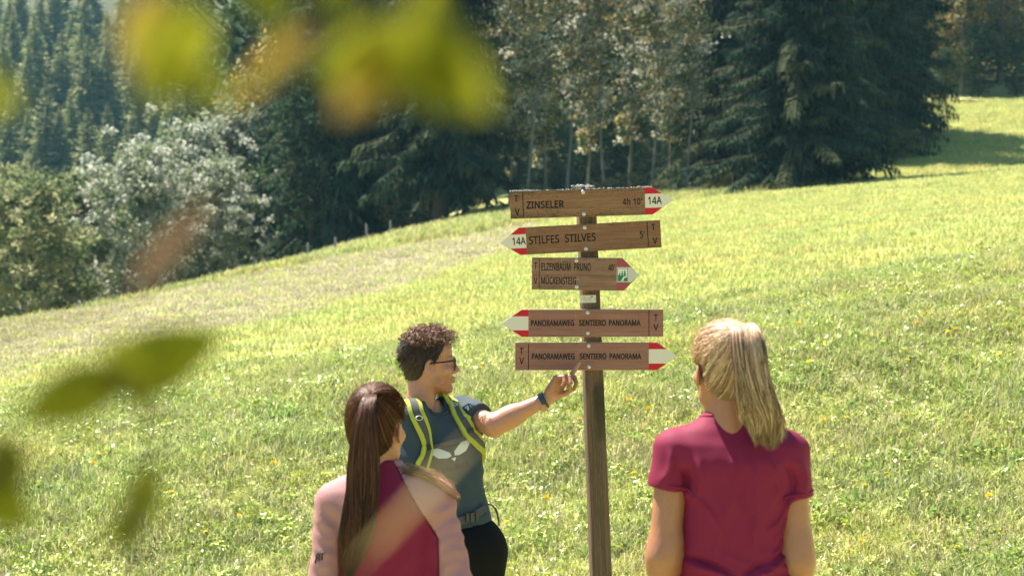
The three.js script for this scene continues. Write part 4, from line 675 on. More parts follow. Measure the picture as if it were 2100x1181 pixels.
// ---- woman in the burgundy T-shirt
{
  const d = 4.46, X = at(1490, 0, d).x, g = thing('person', 'woman seen from behind with blond ponytail and plain burgundy T-shirt, right of the signpost', 'person', [X, G(X, d), -d]);
  const HM = new THREE.Matrix4().makeTranslation(-0.004, 1.597, -0.02).multiply(new THREE.Matrix4().makeRotationY(Math.PI + 0.3)).multiply(new THREE.Matrix4().makeRotationX(-0.04));
  const head = headField({ neck: 0.05 });
  const rows = [[0.96, 0.035, 0.0, 0.19, 0.125], [1.0, 0.033, 0.0, 0.172, 0.115], [1.06, 0.02, 0.0, 0.15, 0.104], [1.12, 0.015, 0, 0.136, 0.098], [1.2, 0.02, 0, 0.14, 0.1], [1.27, 0.028, 0, 0.148, 0.104], [1.34, 0.024, 0.004, 0.162, 0.102], [1.39, 0.018, 0.002, 0.162, 0.086], [1.425, 0.014, -0.004, 0.125, 0.068], [1.455, 0.008, -0.012, 0.075, 0.058], [1.475, 0.004, -0.016, 0.058, 0.054]];
  const shL = [-0.142, 1.376, 0], shR = [0.172, 1.368, 0], elL = [-0.178, 1.085, 0.03], elR = [0.192, 1.075, 0.03], wrL = [-0.165, 0.855, -0.06], wrR = [0.2, 0.85, -0.06];
  const trunk = trunkField(rows), yoke = join(0.03, cap([0.01, 1.43, -0.005], shL, 0.036, 0.046), cap([0.01, 1.43, -0.005], shR, 0.036, 0.046));
  const sleeve = (s, e, t, r0, r1, tilt) => { const m = [lerp(s[0], e[0], t), lerp(s[1], e[1], t), lerp(s[2], e[2], t)], c = cap(s, [lerp(s[0], e[0], t + 0.3), lerp(s[1], e[1], t + 0.3), lerp(s[2], e[2], t + 0.3)], r0, r1); return (x, y, z) => smax(c(x, y, z), m[1] - y + (x - m[0]) * tilt, 0.006); };
  const sl = sleeve(shL, elL, 0.36, 0.052, 0.066, -0.22), sr = sleeve(shR, elR, 0.41, 0.05, 0.062, 0.12);
  const neckHole = cap([0.0, 1.56, -0.045], [0.004, 1.43, -0.02], 0.05, 0.058);
  const smooth = (x, y, z) => { let f = smin(trunk(x, y, z), yoke(x, y, z), 0.05); f = smin(f, sl(x, y, z), 0.028); f = smin(f, sr(x, y, z), 0.028); return smax(f, -neckHole(x, y, z), 0.006); };
  const fold = (x, y, z) => 0.0035 * noise(x * 21 + y * 6, y * 4.2 + 4, z * 4) * sstep(1.44, 1.36, y) + 0.004 * (0.5 - 1.9 * Math.abs(noise(x * 11 - y * 7, y * 3 + 2, 7))) * sstep(1.42, 1.3, y) + 0.006 * sstep(1.17, 1.04, y) * (0.4 - 1.7 * Math.abs(noise(x * 3.5 + 8, y * 21 + x * 10, 3))) + 0.004 * noise(x * 22, y * 9 + x * 6, z * 9) * sstep(0.085, 0.16, Math.abs(x - 0.02));
  const back = creases([[0.005, 1.37, -0.012, 1.2, 0.008, 0.005], [0.055, 1.35, 0.06, 1.13, 0.008, 0.0055], [0.06, 1.2, 0.045, 1.06, 0.008, 0.005], [0.1, 1.36, 0.13, 1.24, 0.008, 0.005], [-0.09, 1.36, -0.1, 1.24, 0.009, 0.005], [-0.03, 1.24, -0.05, 1.1, 0.009, 0.0045], [-0.105, 1.26, -0.03, 1.16, 0.007, 0.005], [0.165, 1.25, 0.1, 1.16, 0.007, 0.006], [0.165, 1.23, 0.12, 1.13, 0.007, 0.005], [-0.12, 1.09, 0.02, 1.035, 0.008, -0.009], [0.02, 1.035, 0.15, 1.1, 0.008, -0.009], [-0.11, 1.065, 0.03, 1.02, 0.009, 0.008], [0.03, 1.02, 0.17, 1.065, 0.009, 0.008], [0.15, 1.13, 0.07, 1.08, 0.007, 0.006], [0.16, 1.1, 0.1, 1.07, 0.006, 0.006], [0.02, 1.25, 0.04, 1.08, 0.016, 0.006], [-0.16, 1.38, -0.19, 1.29, 0.012, 0.006], [-0.125, 1.33, -0.13, 1.26, 0.01, -0.008], [0.16, 1.34, 0.165, 1.25, 0.01, -0.008], [0.19, 1.36, 0.21, 1.26, 0.012, 0.005]]);
  const shirtF = (x, y, z) => smooth(x, y, z) - 0.004 - fold(x, y, z) - (z > 0 ? back(x, y) * 1.3 : 0);
  const burgundy = cloth(0.19, 0.008, 0.042);
  const shirt = part('t_shirt', boxUV(meshField(shirtF, [-0.27, 0.955, -0.16], [0.29, 1.49, 0.17], 0.005), 25), burgundy, g);
  collarRing(smooth, V(0.003, 1.458, -0.022), 0.068, 0.06, 0.16, 0.0055, burgundy, shirt);
  const hem = (s, e, t, r, tilt) => { const ring = []; for (let k = 0; k <= 32; k++) { const a = k / 32 * 6.2832, x = lerp(s[0], e[0], t) + Math.cos(a) * r, z = lerp(s[2], e[2], t) + Math.sin(a) * r * 0.95; ring.push(onSurface(smooth, V(x, lerp(s[1], e[1], t) + Math.cos(a) * r * tilt + 0.012, z), 0.0035)); } const mb = new MB(); mb.tube(ring, 0.0032, 6, undefined, false); part('sleeve_hem', mb.geo(), burgundy, shirt); };
  hem(shL, elL, 0.36, 0.062, -0.22); hem(shR, elR, 0.41, 0.06, 0.12);
  // body: head and hands on finer grids
  const arms = join(0.03, cap(shL, elL, 0.05, 0.041), cap(elL, wrL, 0.041, 0.027), cap(shR, elR, 0.05, 0.041), cap(elR, wrR, 0.041, 0.027), cap([-0.165, 1.12, 0.02], [-0.175, 1.05, 0.01], 0.042, 0.043), cap([0.19, 1.12, 0.02], [0.192, 1.05, 0.01], 0.042, 0.043));
  const inner = trunkField(rows.map((r) => [r[0], r[1], r[2], r[3] - 0.012, r[4] - 0.012])), bodyF = (x, y, z) => smin(inner(x, y, z), arms(x, y, z), 0.02);
  const hm = (w, s) => frame(V(...w), V(0.02 * s, -1, -0.12), V(s * 0.9, 0, -0.4)), hL = hm(wrL, 1), hR = hm(wrR, -1);
  const hand = handField([0.3, 0.35, 0.4, 0.45], THUMB.relaxed, 0.92), handM = handField([0.3, 0.35, 0.4, 0.45], THUMB.relaxed.map(([x, y, z]) => [x, y, z]), 0.92);
  const geo = mergeGeos([meshField(bodyF, [-0.26, 0.84, -0.2], [0.28, 1.47, 0.16], 0.009), meshMoved(head, HM, [-0.1, -0.21, -0.14], [0.1, 0.15, 0.13], 0.0035), meshMoved(hand, hL, [-0.06, -0.04, -0.03], [0.08, 0.21, 0.09], 0.0035), meshMoved(handM, hR, [-0.06, -0.04, -0.03], [0.08, 0.21, 0.09], 0.0035)]);
  part('body', geo, skinMat(0.36, 0.155, 0.083), g);
  const h = ponytailHair(g, HM, { seed: 71, label: 'blond hair tied in a high ponytail', base: V(0.022, 1.695, 0.07), root: [0.2, 0.13, 0.075], palette: [[0.62, 0.41, 0.26], [0.5, 0.31, 0.185], [0.33, 0.185, 0.105], [0.78, 0.6, 0.43], [0.7, 0.5, 0.34], [0.16, 0.082, 0.045], [0.5, 0.32, 0.2], [0.22, 0.12, 0.065]], strands: 2600, wave: 0.0018, tie: 0.02, count: 3600, fly: 200, short: 0.74, curl: 0.008, flick: 0.022,
    tail: [V(0.02, 1.69, 0.065), V(0.03, 1.73, 0.11), V(0.036, 1.69, 0.155), V(0.046, 1.6, 0.165), V(0.06, 1.525, 0.16), V(0.076, 1.465, 0.14), V(0.086, 1.405, 0.128)], width: [[0, 0.013], [0.1, 0.022], [0.25, 0.04], [0.5, 0.054], [0.8, 0.062], [1.05, 0.05]] });
  legs(g, [-0.07, 0.88, 0], [0.12, 0.88, 0], [-0.09, 0.1, 0.02, -0.02, Math.PI], [0.14, 0.1, -0.04, -0.02, Math.PI], cloth(0.03, 0.03, 0.035));
}
// ---- woman in the two-tone raglan shirt
{
  const d = 4.7, X = at(805, 0, d).x, g = thing('person', 'woman seen from behind with long brown ponytail and burgundy shirt with pink sleeves', 'person', [X, G(X, d), -d]);
  const HM = new THREE.Matrix4().makeTranslation(-0.045, 1.545, -0.02).multiply(new THREE.Matrix4().makeRotationY(Math.PI - 0.42)).multiply(new THREE.Matrix4().makeRotationX(-0.08)).multiply(new THREE.Matrix4().makeScale(0.93, 0.97, 0.93));
  const head = headField({ neck: 0.048 });
  const rows = [[0.96, 0.005, 0, 0.18, 0.12], [1.04, 0.004, 0, 0.148, 0.104], [1.107, 0.004, 0, 0.13, 0.096], [1.2, -0.004, 0, 0.135, 0.098], [1.25, -0.012, 0, 0.144, 0.1], [1.32, -0.018, 0.004, 0.158, 0.098], [1.36, -0.02, 0.002, 0.155, 0.084], [1.395, -0.024, -0.002, 0.115, 0.066], [1.425, -0.03, -0.012, 0.07, 0.056], [1.445, -0.034, -0.018, 0.054, 0.05]];
  const shL = [-0.168, 1.326, 0], shR = [0.122, 1.342, 0], elL = [-0.196, 1.06, 0.035], elR = [0.186, 1.085, 0.035], wrL = [-0.18, 0.85, -0.06], wrR = [0.2, 0.86, -0.06];
  const trunk = trunkField(rows), yoke = join(0.03, cap([-0.028, 1.405, -0.006], shL, 0.034, 0.045), cap([-0.028, 1.405, -0.006], shR, 0.034, 0.045));
  const sleeves = join(0.02, cap(shL, elL, 0.05, 0.044), cap(elL, wrL, 0.044, 0.031), cap(shR, elR, 0.05, 0.045), cap(elR, wrR, 0.045, 0.031));
  const neckHole = cap([-0.04, 1.53, -0.045], [-0.032, 1.4, -0.022], 0.047, 0.053);
  const smooth = (x, y, z) => smax(smin(smin(trunk(x, y, z), yoke(x, y, z), 0.045), sleeves(x, y, z), 0.026), -neckHole(x, y, z), 0.006);
  const fold = (x, y, z) => 0.005 * noise(x * 11, y * 4, z * 6) + 0.009 * (0.45 - 1.8 * Math.abs(noise(x * 9 + y * 4, y * 13 - Math.abs(x) * 12, z * 7))) * sstep(0.09, 0.15, Math.abs(x + 0.01)) * sstep(1.36, 1.27, y) + 0.005 * sstep(1.16, 1.05, y) * noise(x * 5, y * 18, 4);
  const back = creases([[0.13, 1.27, 0.19, 1.33, 0.01, 0.006], [0.135, 1.245, 0.2, 1.28, 0.009, 0.007], [0.14, 1.21, 0.21, 1.235, 0.009, 0.007], [0.15, 1.18, 0.215, 1.195, 0.009, 0.006], [0.15, 1.15, 0.22, 1.155, 0.009, 0.006], [-0.15, 1.26, -0.22, 1.31, 0.01, 0.006], [-0.155, 1.23, -0.23, 1.255, 0.009, 0.007], [-0.16, 1.2, -0.235, 1.21, 0.009, 0.007], [-0.16, 1.165, -0.235, 1.165, 0.009, 0.006], [-0.16, 1.13, -0.235, 1.12, 0.009, 0.006], [0.11, 1.27, 0.03, 1.15, 0.014, 0.007], [0.06, 1.33, 0.07, 1.2, 0.014, 0.005], [0.1, 1.14, 0.0, 1.09, 0.012, 0.008]]);
  const shirtF = (x, y, z) => smooth(x, y, z) - 0.004 - fold(x, y, z) - (z > -0.02 ? back(x, y) * 0.55 : 0);
  // the raglan seam runs from the collar to the armpit
  const rag = (x, y) => { const r = x > -0.025 ? [0.022, 1.42, 0.136, 1.235] : [-0.078, 1.415, -0.152, 1.225], dx = r[2] - r[0], dy = r[3] - r[1], l = Math.hypot(dx, dy), s = ((x - r[0]) * -dy + (y - r[1]) * dx) / l; return x > -0.025 ? s : -s; };
  const ragB = (x, y) => y < 1.235 ? (x > -0.025 ? x - 0.136 - (1.235 - y) * 0.02 : -0.152 - x) : rag(x, y);
  const burgundy = cloth(0.19, 0.008, 0.04), pink = cloth(0.38, 0.185, 0.19);
  const shirt = part('shirt', boxUV(meshField((x, y, z) => Math.max(shirtF(x, y, z), ragB(x, y)), [-0.28, 0.955, -0.16], [0.27, 1.48, 0.17], 0.0065), 25), burgundy, g, 'burgundy back panel of the shirt');
  part('sleeves', boxUV(meshField((x, y, z) => Math.max(shirtF(x, y, z) - 0.0012, -ragB(x, y) + 0.0005), [-0.28, 0.83, -0.16], [0.27, 1.48, 0.17], 0.0065), 25), pink, shirt, 'dusty pink raglan sleeves');
  collarRing(smooth, V(-0.033, 1.43, -0.026), 0.058, 0.054, 0.1, 0.009, burgundy, shirt);
  // dark lettering on the left sleeve
  const lc = new THREE.MeshStandardMaterial({ color: lin(0.02, 0.015, 0.02), roughness: 0.8 });
  const stroke = (pts) => { const mb = new MB(); mb.tube(pts.map(([u, v]) => onSurface(shirtF, V(-0.232 + u, 1.168 + v + u * 0.2, 0.075), 0.0018)), 0.0028, 5); return mb.geo(); };
  const LET = [[[0, 0], [0.004, 0.02]], [[0.004, 0.02], [0.014, 0.02]], [[0.002, 0.011], [0.011, 0.011]], [[0.019, 0], [0.023, 0.02]], [[0.028, 0.02], [0.042, 0.02]], [[0.0315, 0], [0.035, 0.02]]];
  LET.forEach((l) => part('letter_stroke', stroke([l[0], [(l[0][0] + l[1][0]) / 2, (l[0][1] + l[1][1]) / 2], l[1]]), lc, shirt));
  const inner = trunkField(rows.map((r) => [r[0], r[1], r[2], r[3] - 0.014, r[4] - 0.014])), arms = join(0.03, cap(shL, elL, 0.042, 0.036), cap(elL, wrL, 0.036, 0.025), cap(shR, elR, 0.042, 0.036), cap(elR, wrR, 0.036, 0.025));
  const hm = (w, s) => frame(V(...w), V(0.02 * s, -1, -0.12), V(s * 0.9, 0, -0.4)), hand = handField([0.3, 0.35, 0.4, 0.45], THUMB.relaxed, 0.9);
  part('body', mergeGeos([meshField((x, y, z) => smin(inner(x, y, z), arms(x, y, z), 0.02), [-0.28, 0.84, -0.2], [0.28, 1.44, 0.16], 0.012), meshMoved(head, HM, [-0.1, -0.2, -0.14], [0.1, 0.15, 0.13], 0.0035), meshMoved(hand, hm(wrL, 1), [-0.06, -0.04, -0.03], [0.08, 0.21, 0.09], 0.004), meshMoved(hand, hm(wrR, -1), [-0.06, -0.04, -0.03], [0.08, 0.21, 0.09], 0.004)]), skinMat(0.44, 0.2, 0.115), g);
  const pal = [[0.06, 0.025, 0.015], [0.1, 0.04, 0.021], [0.032, 0.016, 0.011], [0.17, 0.07, 0.034], [0.075, 0.031, 0.017]];
  const h = ponytailHair(g, HM, { seed: 72, mat: darkHair, label: 'long brown hair tied in a ponytail', base: V(-0.058, 1.632, 0.055), root: [0.05, 0.027, 0.017], palette: pal, strands: 2400, tie: 0.018, count: 3600, fly: 110, short: 0.74, curl: 0.008,
    tail: [V(-0.056, 1.625, 0.055), V(-0.057, 1.652, 0.085), V(-0.064, 1.61, 0.12), V(-0.07, 1.52, 0.13), V(-0.074, 1.42, 0.135), V(-0.084, 1.32, 0.142), V(-0.1, 1.23, 0.14), V(-0.125, 1.145, 0.135)], width: [[0, 0.012], [0.1, 0.019], [0.2, 0.029], [0.35, 0.042], [0.5, 0.052], [0.75, 0.054], [0.95, 0.038], [1.05, 0.026]] });
  // a lock blown forward over the right shoulder, its colour lightened as if backlit
  const lock = new MB(), R = rng(9); for (let k = 0; k < 170; k++) { const w = R(), a = (R() - 0.5), pts = []; for (let q = 0; q <= 8; q++) { const t = q / 8 * (0.8 + 0.3 * R()); pts.push(onSurface(shirtF, V(lerp(-0.01, 0.155, t) + 0.012 * a * t, 1.412 - 0.03 * t - 0.05 * t * t + 0.006 * a, lerp(0.02, -0.01, t) + 0.05 * a * (0.5 + t)), 0.004 + 0.016 * w * Math.sin(Math.min(1, t) * 2.6) + 0.004 * R() * t)); } const c = [[0.36, 0.18, 0.08], [0.22, 0.11, 0.05], [0.48, 0.28, 0.14]][Math.floor(R() * 3)]; strand(lock, pts, 0.0006, c); }
  part('loose_lock', lock.geo(), hairMat, h.hair, 'lock of hair lying over the right shoulder, sunlight put into its colour');
  legs(g, [-0.09, 0.88, 0], [0.09, 0.88, 0], [-0.11, 0.1, 0.02, -0.02, Math.PI], [0.1, 0.1, -0.04, -0.02, Math.PI], cloth(0.03, 0.03, 0.035));
}
// ---- man pointing at the lowest board
{
  const d = 6.35, X = at(900, 0, d).x, gy = G(X, d), g = thing('person', 'man with curly hair and glasses pointing at the lowest board of the signpost', 'person', [X, gy, -d]);
  const L = (px, py, z) => { const p = at(px, py, d - z); return V(p.x - X, p.y - gy, z); };   // photograph point, metres towards the camera
  const hip = L(948, 1122, 0.0), neckB = L(880, 832, 0), up = neckB.clone().sub(hip), H = up.length();
  const tilt = Math.atan2(-up.x, up.y), TM = new THREE.Matrix4().makeTranslation(hip.x, hip.y, hip.z).multiply(new THREE.Matrix4().makeRotationZ(tilt)).multiply(new THREE.Matrix4().makeRotationY(0.45));
  const TI = TM.clone().invert(), toL = (p) => p.clone().applyMatrix4(TI);
  const k = H / 0.57, rows = [[-0.1, 0, 0, 0.146, 0.116], [0, 0, 0, 0.14, 0.112], [0.1, 0, 0.002, 0.128, 0.104], [0.2, 0, 0.004, 0.13, 0.106], [0.32, 0, 0.006, 0.145, 0.114], [0.42, 0, 0.0, 0.156, 0.11], [0.48, 0, -0.006, 0.15, 0.094], [0.525, 0, -0.01, 0.11, 0.075], [0.56, 0, -0.01, 0.07, 0.062], [0.585, 0, -0.006, 0.058, 0.056]].map((r) => [r[0] * k, r[1], r[2], r[3], r[4]]);
  const shL = L(944, 846, -0.11).toArray(), shR = L(842, 862, 0.11).toArray(), elL = L(1012, 872, 0.05).toArray(), wrL = L(1121, 818, 0.06).toArray(), elR = L(836, 1012, 0.16).toArray(), wrR = L(862, 1120, 0.24).toArray();
  const trunk = moved(trunkField(rows), TM), nk = toL(neckB);
  const A = (x, y, z) => V(x, y * k, z).applyMatrix4(TM).toArray();
  const yoke = join(0.03, cap(A(0, 0.5, -0.015), shL, 0.045, 0.052), cap(A(0, 0.5, -0.015), shR, 0.045, 0.052));
  const along = (a, b, t) => [lerp(a[0], b[0], t), lerp(a[1], b[1], t), lerp(a[2], b[2], t)];
  const slv = (s, e, t, r0, r1) => { const m = along(s, e, t), n = V(e[0] - s[0], e[1] - s[1], e[2] - s[2]).normalize(), c = cap(s, along(s, e, t + 0.3), r0, r1); return (x, y, z) => smax(c(x, y, z), (x - m[0]) * n.x + (y - m[1]) * n.y + (z - m[2]) * n.z, 0.006); };
  const sl = slv(shL, elL, 0.58, 0.06, 0.064), sr = slv(shR, elR, 0.62, 0.062, 0.066);
  const HM = new THREE.Matrix4().makeTranslation(...L(882, 744, 0.0).toArray()).multiply(new THREE.Matrix4().makeRotationY(Math.PI / 2 + 0.1)).multiply(new THREE.Matrix4().makeRotationX(-0.03));
  const neckHole = cap(L(874, 780, 0.0).toArray(), L(884, 846, 0.012).toArray(), 0.056, 0.063);
  const smooth = (x, y, z) => { let f = smin(trunk(x, y, z), yoke(x, y, z), 0.05); f = smin(f, sl(x, y, z), 0.03); f = smin(f, sr(x, y, z), 0.03); return smax(f, -neckHole(x, y, z), 0.006); };
  const fold = (x, y, z) => 0.005 * noise(x * 13 - y * 6, y * 4 + x * 5, z * 5) + 0.011 * (0.4 - 1.6 * Math.abs(noise(x * 12 + y * 7, y * 6 - x * 4, 2 + z * 4))) * sstep(1.42, 1.3, y);
  const shirtF = (x, y, z) => smooth(x, y, z) - 0.005 - fold(x, y, z);
  // heathered blue-grey cotton with the white wings print on the chest
  const cv = document.createElement('canvas'); cv.width = cv.height = 1024; const c = cv.getContext('2d'), R = rng(3);
  c.fillStyle = 'rgb(47,61,71)'; c.fillRect(0, 0, 1024, 1024);
  for (let q = 0; q < 26000; q++) { const e = R(), v = R() < 0.5 ? 26 : 72; c.fillStyle = `rgba(${v},${v + 18},${v + 30},${0.1 + 0.22 * e})`; c.fillRect(R() * 1024, R() * 1024, 2 + R() * 9, 1.2); }
  const U = (x) => (x + 0.2) / 0.4 * 1024, W = (h) => 1024 - (h - 0.15) / 0.4 * 1024;
  const poly = (pts, col) => { c.fillStyle = col; c.beginPath(); pts.forEach(([x, y], i) => i ? c.lineTo(U(x), W(y)) : c.moveTo(U(x), W(y))); c.closePath(); c.fill(); };
  for (const s of [-1, 1]) poly([[s * 0.01, 0.385], [s * 0.036, 0.404], [s * 0.112, 0.452], [s * 0.116, 0.444], [s * 0.096, 0.412], [s * 0.06, 0.374], [s * 0.026, 0.366], [s * 0.006, 0.37]], 'rgb(208,206,204)');
  poly([[-0.011, 0.362], [0.011, 0.362], [0, 0.347]], 'rgb(208,206,204)');
  c.save(); c.translate(U(0), W(0.315)); c.font = 'bold 66px sans-serif'; c.textAlign = 'center'; c.fillStyle = 'rgb(24,30,36)'; c.scale(1.25, 1); c.fillText('SALEWA', 0, 0); c.restore();
  const tex = new THREE.CanvasTexture(cv); tex.colorSpace = THREE.SRGBColorSpace; tex.magFilter = THREE.LinearFilter;
  const hemY = (x, y, z) => { const p = TI.elements, h = p[1] * x + p[5] * y + p[9] * z + p[13]; return -0.025 - h; };
  const sg = meshField((x, y, z) => smax(shirtF(x, y, z), hemY(x, y, z), 0.004), [-0.28, 0.82, -0.26], [0.36, 1.56, 0.32], 0.007);
  { const p = sg.attributes.position, uv = new Float32Array(p.count * 2), v = V(0, 0, 0); for (let q = 0; q < p.count; q++) { v.fromBufferAttribute(p, q).applyMatrix4(TI); const front = v.z > -0.01, u = (v.x + 0.2) / 0.4; uv[q * 2] = front ? clamp(u, 0.02, 0.98) : (v.x > 0 ? 0.985 : 0.015) + v.z * 0.02; uv[q * 2 + 1] = clamp((v.y / 1 - 0.15) / 0.4, 0.002, 0.998); } sg.setAttribute('uv', new THREE.BufferAttribute(uv, 2)); }
  const shirtMat = new THREE.MeshPhysicalMaterial({ map: tex, roughness: 0.88, sheen: 0.3, sheenColor: lin(0.3, 0.36, 0.42), sheenRoughness: 0.6 });
  const shirt = part('t_shirt', sg, shirtMat, g, 'dark blue heathered T-shirt with white wings print');
  const cc = L(882, 836, 0.01); const plain = cloth(0.024, 0.042, 0.056);
  { const pts = []; for (let q = 0; q <= 48; q++) { const a = q / 48 * 6.2832, v = V(Math.cos(a) * 0.074, 0, Math.sin(a) * 0.07).applyMatrix4(new THREE.Matrix4().makeRotationY(0.45)); v.add(cc); v.y += -0.022 * Math.sin(a) - 0.06 * v.x + 0.002; pts.push(onSurface(smooth, v, 0.006)); } const mb = new MB(); mb.tube(pts, 0.0065, 8, undefined, false); part('collar', mb.geo(), plain, shirt); }
  // body
  const arms = join(0.03, cap(shL, elL, 0.05, 0.041), cap(elL, along(elL, wrL, 0.35), 0.042, 0.04), cap(along(elL, wrL, 0.3), wrL, 0.04, 0.026), cap(shR, elR, 0.052, 0.044), cap(elR, wrR, 0.045, 0.028));
  const inner = moved(trunkField(rows.slice(1).map((r) => [r[0], r[1], r[2], r[3] - 0.014, r[4] - 0.014])), TM);
  const tip = L(1181, 749.5, -0.004), hv = L(1163, 762, 0.05).sub(V(...wrL)), HL = frame(V(...wrL), hv, V(0.55, -0.35, 0.62));
  const hand = handField([-0.05, 0.98, 1.05, 1.05], THUMB.folded, 1.06);
  const handR = frame(V(...wrR), V(0.1, -1, 0.1), V(0.5, 0, -0.6)), hand2 = handField([0.35, 0.4, 0.4, 0.45], THUMB.relaxed, 0.98);
  const head = headField({ neck: 0.056 }), HI = HM.clone().invert().elements;
  part('body', mergeGeos([meshField((x, y, z) => smin(inner(x, y, z), arms(x, y, z), 0.02), [-0.28, 0.82, -0.24], [0.46, 1.53, 0.32], 0.008), meshMoved(head, HM, [-0.1, -0.22, -0.15], [0.1, 0.15, 0.13], 0.003), meshMoved(hand, HL, [-0.06, -0.05, -0.04], [0.08, 0.21, 0.1], 0.0028), meshMoved(hand2, handR, [-0.06, -0.04, -0.03], [0.08, 0.21, 0.09], 0.0035)], (x, y, z) => { const e = HI, X = e[0] * x + e[4] * y + e[8] * z + e[12], Y = e[1] * x + e[5] * y + e[9] * z + e[13], Z = e[2] * x + e[6] * y + e[10] * z + e[14]; return Y < -0.03 && Y > -0.16 ? sstep(-0.035, -0.06, Y + 0.25 * Math.max(0, 0.05 - Z)) * sstep(-0.015, 0.02, Z) * sstep(-0.15, -0.12, Y) : 0; }), skinMat(0.44, 0.205, 0.125), g);
  // sports watch on the wrist
  { const w = along(elL, wrL, 0.94), ax = V(wrL[0] - elL[0], wrL[1] - elL[1], wrL[2] - elL[2]).normalize(), s1 = sideOf(ax, R), s2 = ax.clone().cross(s1), mb = new MB(), rows2 = []; for (let q = 0; q <= 28; q++) { const a = q / 28 * 6.2832, n = s1.clone().multiplyScalar(Math.cos(a)).addScaledVector(s2, Math.sin(a)), row = []; for (const [o, r] of [[-0.011, 0.0285], [-0.0105, 0.0315], [0.0105, 0.0315], [0.011, 0.0285]]) { const p = V(...w).addScaledVector(ax, o).addScaledVector(n, r); row.push(mb.v(p.x, p.y, p.z)); } rows2.push(row); } for (let q = 0; q < 28; q++) for (let s = 0; s < 4; s++) mb.q(rows2[q][s], rows2[q][(s + 1) % 4], rows2[q + 1][(s + 1) % 4], rows2[q + 1][s]); const band = part('watch', mb.geo(), new THREE.MeshStandardMaterial({ color: lin(0.012, 0.03, 0.045), roughness: 0.45 }), g, 'dark blue sports watch band');
    const dial = new THREE.Mesh(new THREE.BoxGeometry(0.02, 0.026, 0.01), band.material); dial.name = 'watch_case'; dial.castShadow = true; dial.applyMatrix4(frame(V(...w).add(V(0.008, -0.024, 0.014)), ax, V(0.3, -0.7, 0.5))); band.add(dial); }
  // short hair at the sides, curls on top
  const hairF = (x, y, z) => smax(skullOnly(x, y, z) - 0.006, Math.max(z - (0.012 + (y + 0.01) * 0.55), -0.03 + (z + 0.02) * 1.0 - y), 0.006);
  const hg = meshField(hairF, [-0.11, -0.15, -0.15], [0.11, 0.16, 0.12], 0.004).applyMatrix4(HM), hcol = new Float32Array(hg.attributes.position.count * 3); for (let q = 0; q < hcol.length; q += 3) hcol.set([0.05, 0.032, 0.022], q); hg.setAttribute('color', new THREE.BufferAttribute(hcol, 3));
  const hair = part('hair', hg, darkHair, g, 'brown hair, short at the sides and curly on top'), sides = new MB(), curls = new MB(), C = V(0, 0.035, -0.018);
  for (let q = 0, n = 0; q < 9000 && n < 1500; q++) { const u = unit(R).clone(), s = onSurface(skullOnly, V(C.x + u.x * 0.09, C.y + u.y * 0.09, C.z + u.z * 0.09), 0.004); if (hairF(s.x, s.y, s.z) > 0.003 || s.y > 0.1) continue; n++; const dn = V(0, -0.75, -0.55 + 0.3 * (R() - 0.5)).addScaledVector(u, 0.35 + 0.25 * R()).normalize(), len = (0.012 + 0.016 * sstep(-0.05, 0.1, s.y)), c = [[0.05, 0.03, 0.02], [0.085, 0.052, 0.034], [0.03, 0.02, 0.014]][Math.floor(R() * 3)]; strand(sides, [0, 0.5, 1].map((t) => s.clone().addScaledVector(dn, len * t).applyMatrix4(HM)), 0.0009, c); }
  for (let q = 0, n = 0; q < 9000 && n < 760; q++) { const u = unit(R).clone(), s = onSurface(skullOnly, V(C.x + u.x * 0.09, C.y + u.y * 0.09, C.z + u.z * 0.09), 0.005); if (s.y < 0.056 + 0.03 * R() + 0.25 * Math.max(0, -s.z - 0.02) || s.z > 0.078) continue; n++; const s1 = sideOf(u, R), s2 = u.clone().cross(s1), rr = 0.003 + 0.0075 * R() * R() + 0.001 * R(), turns = 1.2 + 1.8 * R(), hgt = 0.008 + 0.022 * R() * (s.z > 0 ? 1.35 : 1), ph = R() * 6.28, pts = []; for (let t = 0; t <= 15; t++) { const f = t / 15, a = ph + f * turns * 6.283; pts.push(s.clone().addScaledVector(u, hgt * f).addScaledVector(s1, Math.cos(a) * rr * (0.4 + 0.6 * f)).addScaledVector(s2, Math.sin(a) * rr * (0.4 + 0.6 * f)).add(V(0, 0, 0.012 * f * f * sstep(-0.02, 0.06, s.z))).applyMatrix4(HM)); } const c = [[0.24, 0.125, 0.085], [0.34, 0.19, 0.135], [0.13, 0.068, 0.046], [0.19, 0.1, 0.07]][Math.floor(R() * 4)]; strand(curls, pts, 0.0011, c); }
  part('side_hair', sides.geo(), darkHair, hair); part('curls', curls.geo(), darkHair, hair);
  for (const s of [-1, 1]) { const brow = new MB(); for (let q = 0; q < 40; q++) { const t = R(), p = onSurface(head, V(s * lerp(0.012, 0.046, t), 0.018 + 0.006 * Math.sin(t * 2.5) + 0.004 * R(), 0.08 - 0.02 * t), 0.001); strand(brow, [p, p.clone().add(V(s * 0.005, 0.001, 0.001))].map((v) => v.applyMatrix4(HM)), 0.0006, [0.05, 0.03, 0.02]); }
  part('eyebrow', brow.geo(), darkHair, hair); }
  // glasses with thick dark rims
  const black = new THREE.MeshPhysicalMaterial({ color: lin(0.008, 0.008, 0.009), roughness: 0.25 }), gl = new MB();
